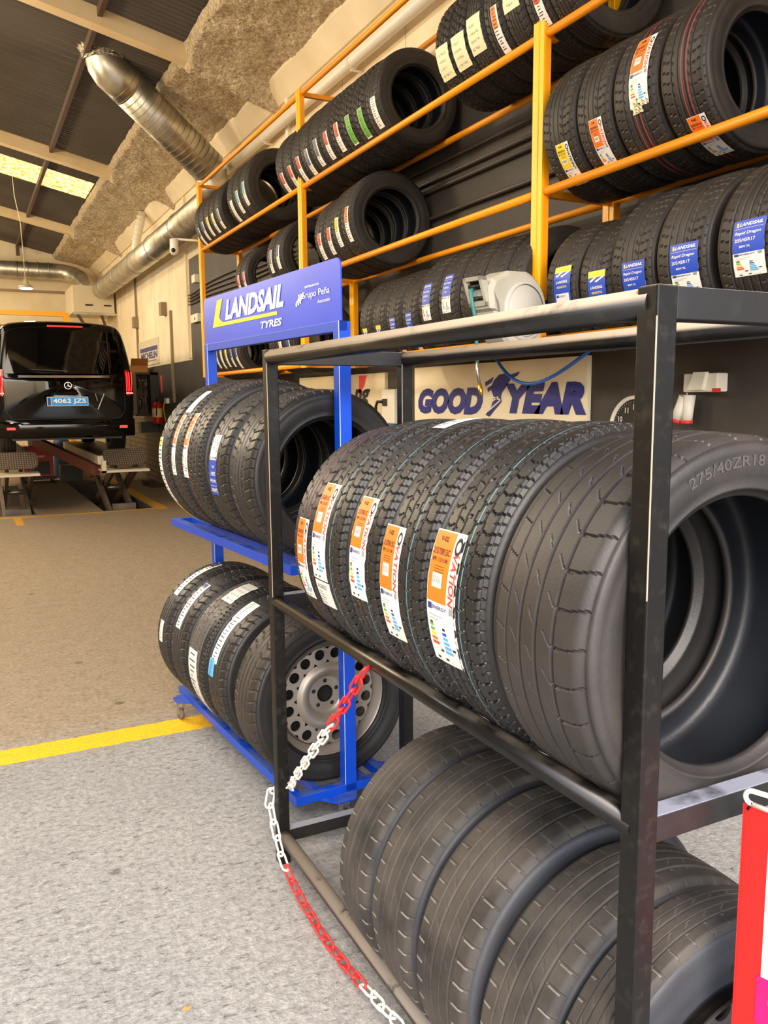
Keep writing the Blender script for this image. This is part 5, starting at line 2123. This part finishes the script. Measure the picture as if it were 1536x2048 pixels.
# the van
M_PAINT = mat('gloss_black_paint', (3, 3, 4), .08, coat=.2, spec=.4)
M_GLASS = mat('tinted_glass', (3, 3, 4), .03, spec=.5)
M_TRIMK = mat('black_trim', (18, 18, 18), .5)
M_TAIL = mat('tail_lamp_red', (150, 10, 10), .15, coat=.8)
M_TAILG = mat('tail_lamp_glow', (255, 40, 44), .3, emit=2.2)
M_CHR = mat('chrome', (222, 222, 222), .12, metal=1.0)
LIFT_GAP = .085
VX, VY, VZ = 1.36, 12.86, PZ + LIFT_GAP
van = empty('passenger_van', (VX, VY, VZ), 0, 'glossy black passenger van seen from behind, raised on the scissor lift', 'van')
half = [(0, .20), (.70, .20), (.86, .24), (.915, .34), (.945, .55), (.955, .85), (.950, 1.05), (.935, 1.2), (.90, 1.42), (.862, 1.60), (.82, 1.73), (.755, 1.80), (.64, 1.835), (.35, 1.862), (0, 1.87)]


def cat(ps_, n):
    out = []
    P_ = [ps_[0]] + list(ps_) + [ps_[-1]]
    for i in range(1, len(P_) - 2):
        for k in range(n):
            t = k / n
            q = []
            for c in (0, 1):
                p0_, p1_, p2_, p3_ = P_[i - 1][c], P_[i][c], P_[i + 1][c], P_[i + 2][c]
                q.append(.5 * ((2 * p1_) + (-p0_ + p2_) * t + (2 * p0_ - 5 * p1_ + 4 * p2_ - p3_) * t * t + (-p0_ + 3 * p1_ - 3 * p2_ + p3_) * t ** 3))
            out.append(tuple(q))
    out.append(ps_[-1])
    return out


hp = cat(half, 4)
ring = [(x, z) for x, z in hp] + [(-x, z) for x, z in hp[-2:0:-1]]
NV = len(ring)


def lean(z):
    """how far the tailgate lies forward at height z"""
    return (max(0, z - 1.05) * .16) + (max(0, .55 - z) * .10)


def vanring(y, kx, kz, top=1.87):
    zc = 1.0
    out = []
    for x, z in ring:
        zz = zc + (z - zc) * kz
        out.append(Vector((x * kx, y + lean(z), min(zz, top))))
    return out


b = MB()
rings = []
for (k, y) in ((.02, -.03), (.3, -.028), (.6, -.022), (.80, -.012), (.90, 0.0), (.955, .018), (.985, .05), (1.0, .11)):
    rings.append(vanring(y, k, k))
for (y, kx) in ((.4, 1.0), (1.4, 1.005), (2.6, 1.0), (3.6, .99)):
    rings.append([Vector((x * kx, y + lean(z) * max(0, 1 - y / 1.5), z)) for x, z in ring])
for (y, kx, zt) in ((4.0, .98, 1.70), (4.4, .97, 1.28), (4.8, .93, 1.08), (5.0, .85, .95)):
    rings.append([Vector((x * kx, y, min(z, zt))) for x, z in ring])
vs = [v for r_ in rings for v in r_]
fs = []
for i in range(len(rings) - 1):
    for k in range(NV):
        fs.append((i * NV + k, i * NV + (k + 1) % NV, (i + 1) * NV + (k + 1) % NV, (i + 1) * NV + k))
fs.append(tuple(range(NV))); fs.append(tuple(range((len(rings) - 1) * NV, len(rings) * NV)))
b.add(vs, fs, M_PAINT, True)
b.build('body', van, fix=True)


def RS(x, z, out=0.0):
    """a point on the tailgate, out metres behind it"""
    ax = abs(x)
    return Vector((x, -.030 + lean(z) + .035 * (ax / .9) ** 4 - out, z))


def rear_patch(b, outline, m, out=.004, thick=.012, grid=10):
    n = len(outline)
    vs = [RS(x, z, out) for x, z in outline] + [RS(x, z, out - thick) for x, z in outline]
    cx_ = sum(p[0] for p in outline) / n; cz_ = sum(p[1] for p in outline) / n
    vs.append(RS(cx_, cz_, out))
    fs = [(i, (i + 1) % n, 2 * n) for i in range(n)] + [(i, (i + 1) % n, n + (i + 1) % n, n + i) for i in range(n)]
    b.add(vs, fs, m)


def grid_patch(b, f_l, f_r, z0, z1, m, out, nz=12, nx=14, smooth=True):
    vs, fs = [], []
    for j in range(nz + 1):
        z = z0 + (z1 - z0) * j / nz
        xl, xr = f_l(z), f_r(z)
        for i in range(nx + 1):
            x = xl + (xr - xl) * i / nx
            vs.append(RS(x, z, out))
    for j in range(nz):
        for i in range(nx):
            a_ = j * (nx + 1) + i
            fs.append((a_, a_ + 1, a_ + nx + 2, a_ + nx + 1))
    b.add(vs, fs, m, smooth)


b = MB()
wx = lambda z: (.80 - (z - 1.13) * .20)
grid_patch(b, lambda z: -wx(z), lambda z: wx(z), 1.115, 1.715, M_GLASS, .006)
b.build('rear_window', van)
b = MB()
grid_patch(b, lambda z: -.63, lambda z: .60, 1.055, 1.090, M_CHR, .016, nz=3)
b.build('chrome_strip', van)
for sx in (-1, 1):
    b = MB()
    vs, fs = [], []
    nz, na = 12, 8
    for j in range(nz + 1):
        z = .80 + .37 * j / nz
        for i in range(na + 1):
            t = i / na
            # wraps from the tailgate round to the side
            xx = (.815 + .02 * (1 - j / nz)) * (1 - t) + (.958 - .02 * (j / nz) ** 2) * t
            yy = -.03 + lean(z) + .02 + t * t * t * .22 + .012
            vs.append((sx * (xx + .002), yy - .028, z + (.02 * t if j == nz else 0)))
    for j in range(nz):
        for i in range(na):
            a_ = j * (na + 1) + i
            fs.append((a_, a_ + 1, a_ + na + 2, a_ + na + 1))
    b.add(vs, fs, M_TAIL, True)
    tl = b.build('tail_lamp', van, fix=True)
    b = MB()
    for q in range(3):
        pts = []
        for k in range(10):
            t = k / 9
            z = .86 + t * .28
            xo = .835 + q * .036 + .028 * (1 - t) ** .5 * 0 + (.012 * math.sin(t * 2.4))
            pts.append((sx * xo, lean(z) - .045 + .018 * q, z))
        b.tube(pts, .0065, M_TAILG, 8)
    for q in range(6):
        b.tube([(sx * (.835 + q * .018), -.046 + .007 * q + lean(.83), .825), (sx * (.835 + q * .018), -.046 + .007 * q + lean(.83), .845)], .006, mat('lamp_white_glow', (255, 150, 140), .3, emit=1.6), 8)
    b.build('light_guide', tl)
    b = MB()
    b.box((sx * .70 - .12, -.048, .325), (sx * .70 + .12, -.02, .36), M_TAILG)
    b.build('reflector', van)
b = MB()
b.box((-.20, -.045 + lean(1.79), 1.777), (.28, .0 + lean(1.79), 1.80), mat('dim_brake_red', (190, 24, 28), .3, emit=.5))
b.build('high_brake_light', van)
b = MB()
bump = [(-.93, .16), (-.90, .44), (.90, .44), (.93, .16)]
vs, fs = [], []
for j, (z, o_) in enumerate(((.20, -.01), (.24, .035), (.42, .045), (.46, .02))):
    for i in range(25):
        x = -.95 + 1.9 * i / 24
        yb_ = -.045 - o_ + .16 * (abs(x) / .95) ** 5
        vs.append((x, yb_, z))
for j in range(3):
    for i in range(24):
        a_ = j * 25 + i
        fs.append((a_, a_ + 1, a_ + 26, a_ + 25))
b.add(vs, fs, M_PAINT, True)
b.box((-.75, .02, .17), (.75, .5, .22), M_TRIMK)
b.build('bumper', van)
b = MB()
b.box((-.275, -.050, .655), (.285, -.040, .785), mat('plate_blue', (30, 148, 236), .4))
b.box((-.262, -.0515, .668), (-.225, -.0505, .772), C_NV)
pf = lambda x, y: Vector((x, -.0525, y))
b.text('4062 JZS', pf, .03, .720, .084, C_WH, width=.45, bold=.02)
for (x0, x1, z0, z1) in ((-.275, .285, .655, .660), (-.275, .285, .780, .785), (-.275, -.270, .655, .785), (.280, .285, .655, .785), (-.222, -.217, .655, .785)):
    b.box((x0, -.0535, z0), (x1, -.0505, z1), C_WH)
b.build('number_plate', van)
b = MB()
n = 32
vs, fs = [], []
C0 = RS(.02, .945, .02)
for k in range(n):
    a = TAU * k / n
    for r_ in (.052, .044):
        vs.append(C0 + Vector((r_ * math.cos(a), 0, r_ * math.sin(a))))
for k in range(n):
    j = (k + 1) % n
    fs.append((2 * k, 2 * j, 2 * j + 1, 2 * k + 1))
b.add(vs, fs, M_CHR)
for k in range(3):
    a = PI / 2 + TAU * k / 3
    tip = C0 + Vector((.048 * math.cos(a), -.002, .048 * math.sin(a)))
    n1 = Vector((math.cos(a + PI / 2), 0, math.sin(a + PI / 2))) * .006
    b.add([C0 + n1, tip, C0 - n1], [(0, 1, 2)], M_CHR)
b.build('star_emblem', van)
b = MB()
for (xa, za, xb, zb) in ((.415, .60, .515, .83), (.39, .83, .415, .72)):
    b.bar(RS(xa, za, .006), RS(xb, zb, .006), .014 if xa > .4 else .006, .006, M_CHR, (0, 1, 0))
b.build('model_emblem', van)
b = MB()
b.tube([RS(.0, 1.15, .02), RS(0, 1.15, .05)], .025, M_TRIMK, 12)
b.bar(RS(0, 1.15, .05), RS(-.45, 1.17, .03), .018, .014, M_TRIMK)
b.build('wiper', van)
b = MB()
for (p_, q_) in (((-.72, .47), (.72, .47)), ((-.72, .47), (-.80, .56)), ((.72, .47), (.80, .56)), ((-.80, .56), (-.81, .80)), ((.80, .56), (.81, .80))):
    b.bar(RS(*p_, .003), RS(*q_, .003), .006, .006, M_TRIMK)
b.build('tailgate_seam', van)
for sx in (-1, 1):
    for yy in (.92, 4.25):
        b = MB()
        b.lathe([(.20, -.11), (.33, -.11), (.34, -.09), (.345, 0), (.34, .09), (.33, .11), (.20, .11)], M_RUBW, 40, 'X', Matrix.Translation((sx * .79, yy, .3465 - LIFT_GAP)))
        for q in (-.05, 0, .05):
            b.lathe([(.3462, q - .006), (.3462, q + .006)], M_DARK, 40, 'X', Matrix.Translation((sx * .79, yy, .3465 - LIFT_GAP)))
        b.lathe([(.0001, sx * .08), (.20, sx * .10)], M_CHROME, 24, 'X', Matrix.Translation((sx * .79, yy, .3465 - LIFT_GAP)))
        b.build('wheel', van)
b = MB()
b.box((-.7, .3, .19), (.7, 4.6, .24), M_TRIMK)
b.build('underbody', van)

# things beyond the lift
ct = empty('service_machine', (1.26, 17.7, 0), 0, 'red wheeled service machine standing behind the lift runways', 'machine')
b = MB()
b.box((-.27, -.2, .12), (.27, .3, .72), mat('machine_red', (200, 26, 24), .4))
b.build('casing', ct, bevel=.01)
b = MB()
b.box((-.20, -.208, .16), (.20, -.199, .42), M_BLACKP)
b.build('front_grille', ct)
b = MB()
b.text('PRO', lambda x, y: Vector((x, -.204, y)), .0, .53, .06, C_WH, bold=.03) if False else None
b.box((-.02, -.206, .50), (.12, -.2005, .535), C_WH)
b.build('white_badge', ct)
b = MB()
b.box((-.16, -.12, .72), (.16, .18, .84), M_WHITE)
b.build('top_unit', ct)
b = MB()
b.box((-.31, -.23, .06), (.31, .33, .12), M_BLACKP)
for x in (-.25, .25):
    for y in (-.17, .27):
        b.lathe([(.0001, -.02), (.045, -.02), (.045, .02), (.0001, .02)], M_BLACKP, 14, 'X', Matrix.Translation((x, y, .046)))
b.build('wheeled_base', ct)
b = MB()
b.lathe([(.0001, 0), (.20, 0), (.21, .05), (.21, .55), (.19, .60), (.0001, .61)], mat('barrel_cream', (176, 142, 92), .6), 24)
tag(b.build('oil_barrel', loc=(2.15, 18.2, 0)), 'tan barrel behind the lift between machine and scissor arms', 'barrel')
b = MB()
b.lathe([(.0001, 0), (.16, 0), (.17, .04), (.17, .70), (.15, .78), (.0001, .79)], mat('barrel_blue', (34, 62, 110), .5), 24)
tag(b.build('blue_drum', loc=(1.80, 18.6, 0)), 'dark blue drum beside the red service machine', 'drum')
b = MB()
b.box((-.2, -.2, 0), (.2, .2, .32), M_BLACKP)
tag(b.build('parts_bin', loc=(1.86, 17.7, 0)), 'black bin on the floor next to the red machine', 'bin')
fr = empty('lift_frame', (0, 20.0, 0), 0, 'yellow two-post lift frame standing near the back wall', 'lift')
M_YF = mat('lift_yellow', (248, 178, 10), .4)
for x in (-2.4, 2.2):
    b = MB()
    b.box((x - .06, -.08, 0), (x + .06, .08, 3.52), M_YF)
    b.build('column', fr)
b = MB()
b.box((-2.4, -.06, 3.44), (2.2, .06, 3.54), M_YF)
b.build('top_beam', fr)

# ------------------------------------------------------------------ chain
M_CW = mat('chain_white', (236, 230, 222), .4)
M_CRD = mat('chain_red', (218, 40, 44), .4)


def link_mesh(m, name):
    b = MB()
    pts = []
    L_, w_ = .0225, .0130
    for k in range(9):
        a = -PI / 2 + PI * k / 8
        pts.append(Vector((L_ + w_ * math.cos(a), w_ * math.sin(a), 0)))
    for k in range(9):
        a = PI / 2 + PI * k / 8
        pts.append(Vector((-L_ + w_ * math.cos(a), w_ * math.sin(a), 0)))
    n, r_ = 8, .0036
    vs, fs = [], []
    N_ = len(pts)
    for i in range(N_):
        d = (pts[(i + 1) % N_] - pts[i - 1]).normalized()
        a_ = d.cross(Vector((0, 0, 1)))
        for k in range(n):
            t = TAU * k / n
            vs.append(pts[i] + a_ * r_ * math.cos(t) + Vector((0, 0, 1)) * r_ * math.sin(t))
    for i in range(N_):
        j = (i + 1) % N_
        for k in range(n):
            fs.append((i * n + k, i * n + (k + 1) % n, j * n + (k + 1) % n, j * n + k))
    b.add(vs, fs, m, True)
    o = b.build(name, fix=True)
    me = o.data
    bpy.data.objects.remove(o)
    return me


LWH, LRD = link_mesh(M_CW, 'chain_link'), link_mesh(M_CRD, 'chain_link')
path = [(.936, -.012, .922), (1.05, -.014, .80), (1.164, -.014, .689), (1.345, -.010, .525), (1.525, .006, .372), (1.63, .035, .295), (1.716, .050, .262), (1.732, .030, .250), (1.728, -.008, .237),
        (1.703, -.016, .215), (1.672, -.018, .175), (1.640, -.020, .139), (1.600, -.022, .106), (1.561, -.024, .077), (1.48, -.024, .050), (1.387, -.024, .031), (1.223, -.024, .016), (1.09, -.024, .024), (.96, -.024, .042), (.85, -.024, .060),
        (.743, -.024, .078), (.5, -.024, .14), (.25, -.024, .22), (.03, -.018, .31)]
P_ = [Vector(bpos(s, t, z)) for (s, t, z) in path]
cum = [0]
for i in range(1, len(P_)):
    cum.append(cum[-1] + (P_[i] - P_[i - 1]).length)


def at_len(d):
    d = max(0, min(cum[-1] - 1e-6, d))
    for i in range(1, len(cum)):
        if d <= cum[i]:
            t = (d - cum[i - 1]) / (cum[i] - cum[i - 1])
            return P_[i - 1].lerp(P_[i], t)
    return P_[-1]


chain = empty('plastic_chain', P_[0], 0, 'red and white plastic chain from the black rack shelf round its far post', 'chain')
pitch = .0545
d_r1, d_w1 = cum[0] + .31, cum[13]       # red, then white, then red again
d_r2 = cum[18]
nl = int(cum[-1] / pitch)
for k in range(nl):
    d = (k + .5) * pitch
    p = at_len(d)
    tdir = (at_len(d + pitch * .5) - at_len(d - pitch * .5)).normalized()
    red = (d < d_r1) or (cum[13] < d < d_r2)
    o = bpy.data.objects.new('chain_link', LRD if red else LWH)
    COL.objects.link(o)
    o.parent = chain
    side = tdir.cross(Vector((0, 0, 1)))
    if side.length < 1e-3:
        side = Vector((0, 1, 0))
    side.normalize()
    up_ = side.cross(tdir).normalized()
    ang = (PI / 2 if k % 2 else 0) + .35
    a_ = side * math.cos(ang) + up_ * math.sin(ang)
    c_ = tdir.cross(a_)
    Mx = Matrix((tdir, a_, c_)).transposed().to_4x4()
    Mx.translation = p - P_[0]
    o.matrix_local = Mx

b = MB()
lf = mat('dry_leaf', (190, 142, 84), .8)
b.add([(0, 0, .004), (.012, .006, .009), (.026, .003, .006), (.022, -.010, .004), (.008, -.012, .010), (.012, -.002, .012)], [(0, 1, 5), (1, 2, 5), (2, 3, 5), (3, 4, 5), (4, 0, 5), (0, 4, 3, 2, 1)], lf)
tag(b.build('dry_leaf', loc=(0.405, 2.02, 0)), 'tiny dry leaf scrap lying on the grey floor', 'leaf')
# ------------------------------------------------------------------ red hanging sign at the rack end
def spos(s, t, z):
    return Vector(bpos(s, t, z))


tl_ = spos(-.035, .188, .958)
dirv = Vector((math.cos(BA), math.sin(BA), 0))
# the board hangs turned: its far edge nearest the rack, its other edge towards the viewer
ca_ = YAW - math.radians(43)
away = Vector((math.sin(ca_), math.cos(ca_), 0))
rgt = -away
dwn = Vector((0, 0, -1))
hs = empty('hanging_sign', tl_, 0, 'red-framed notice board with white and magenta poster hooked on the black rack end bar', 'sign')
nrm_ = rgt.cross(Vector((0, 0, 1))).normalized()


def HB(x, y, d=0.0):
    """x to the reader's right, y down"""
    return rgt * x + dwn * y + nrm_ * d


SW, SH = .26, .392
M_RS = mat('sign_frame_red', (238, 30, 26), .35)
M_PW = mat('poster_white', (240, 236, 220), .4, rgb2=(230, 222, 204), nscale=6)
M_MG = mat('poster_magenta', (228, 16, 104), .4)


def hbox(b, x0, x1, y0, y1, d0, d1, m):
    vs = [HB(x, y, d) for d in (d0, d1) for (x, y) in ((x0, y0), (x1, y0), (x1, y1), (x0, y1))]
    b.add(vs, [(0, 1, 2, 3), (4, 5, 6, 7), (0, 1, 5, 4), (1, 2, 6, 5), (2, 3, 7, 6), (3, 0, 4, 7)], m)


b = MB()
hbox(b, 0, SW, 0, SH, -.004, 0, M_RS)
hbox(b, 0, .002, 0, SH, 0, .003, M_RS)
b.build('board', hs, fix=True, bevel=.001)
b = MB()
hbox(b, .042, SW - .03, .03, .280, .0002, .0016, M_PW)
hbox(b, .036, SW - .03, .280, SH - .03, .0002, .0020, M_MG)
n = 40
cc = (.135, .150)
vs = [HB(cc[0], cc[1], .0024)] + [HB(cc[0] + .072 * math.cos(TAU * k / n), cc[1] + .072 * math.sin(TAU * k / n), .0024) for k in range(n)]
b.add(vs, [(0, 1 + k, 1 + (k + 1) % n) for k in range(n)], M_MG)
hf = lambda x, y: HB(x, -y, .0030)
b.text('P', hf, .068, -.305, .032, C_WH, width=.024, bold=.05)
b.text('UNI', hf, .088, -.355, .009, C_WH, width=.034, bold=.03)
b.build('poster', hs, fix=False)
b = MB()
car = []
for k in range(9):
    a = PI / 2 + PI * k / 8
    car.append(HB(.014 + .011 * math.cos(a), -.013 + .011 * math.sin(a), .002))
for k in range(9):
    a = -PI / 2 + PI * k / 8
    car.append(HB(.078 + .013 * math.cos(a), -.013 + .013 * math.sin(a), .002))
car.append(car[0])
b.tube(car, .0042, M_WHITE, 10)
b.build('carabiner', hs)['label'] = 'white plastic hook'
b = MB()
b.tube([HB(.008, .008, .003), HB(.014, -.004, .004), HB(.022, .002, -.003), HB(.016, .012, -.006)], .0025, M_BLACKP, 8)
b.build('cable_tie', hs)

for o in list(bpy.data.objects):
    if '_spin' in o.keys():
        del o['_spin']
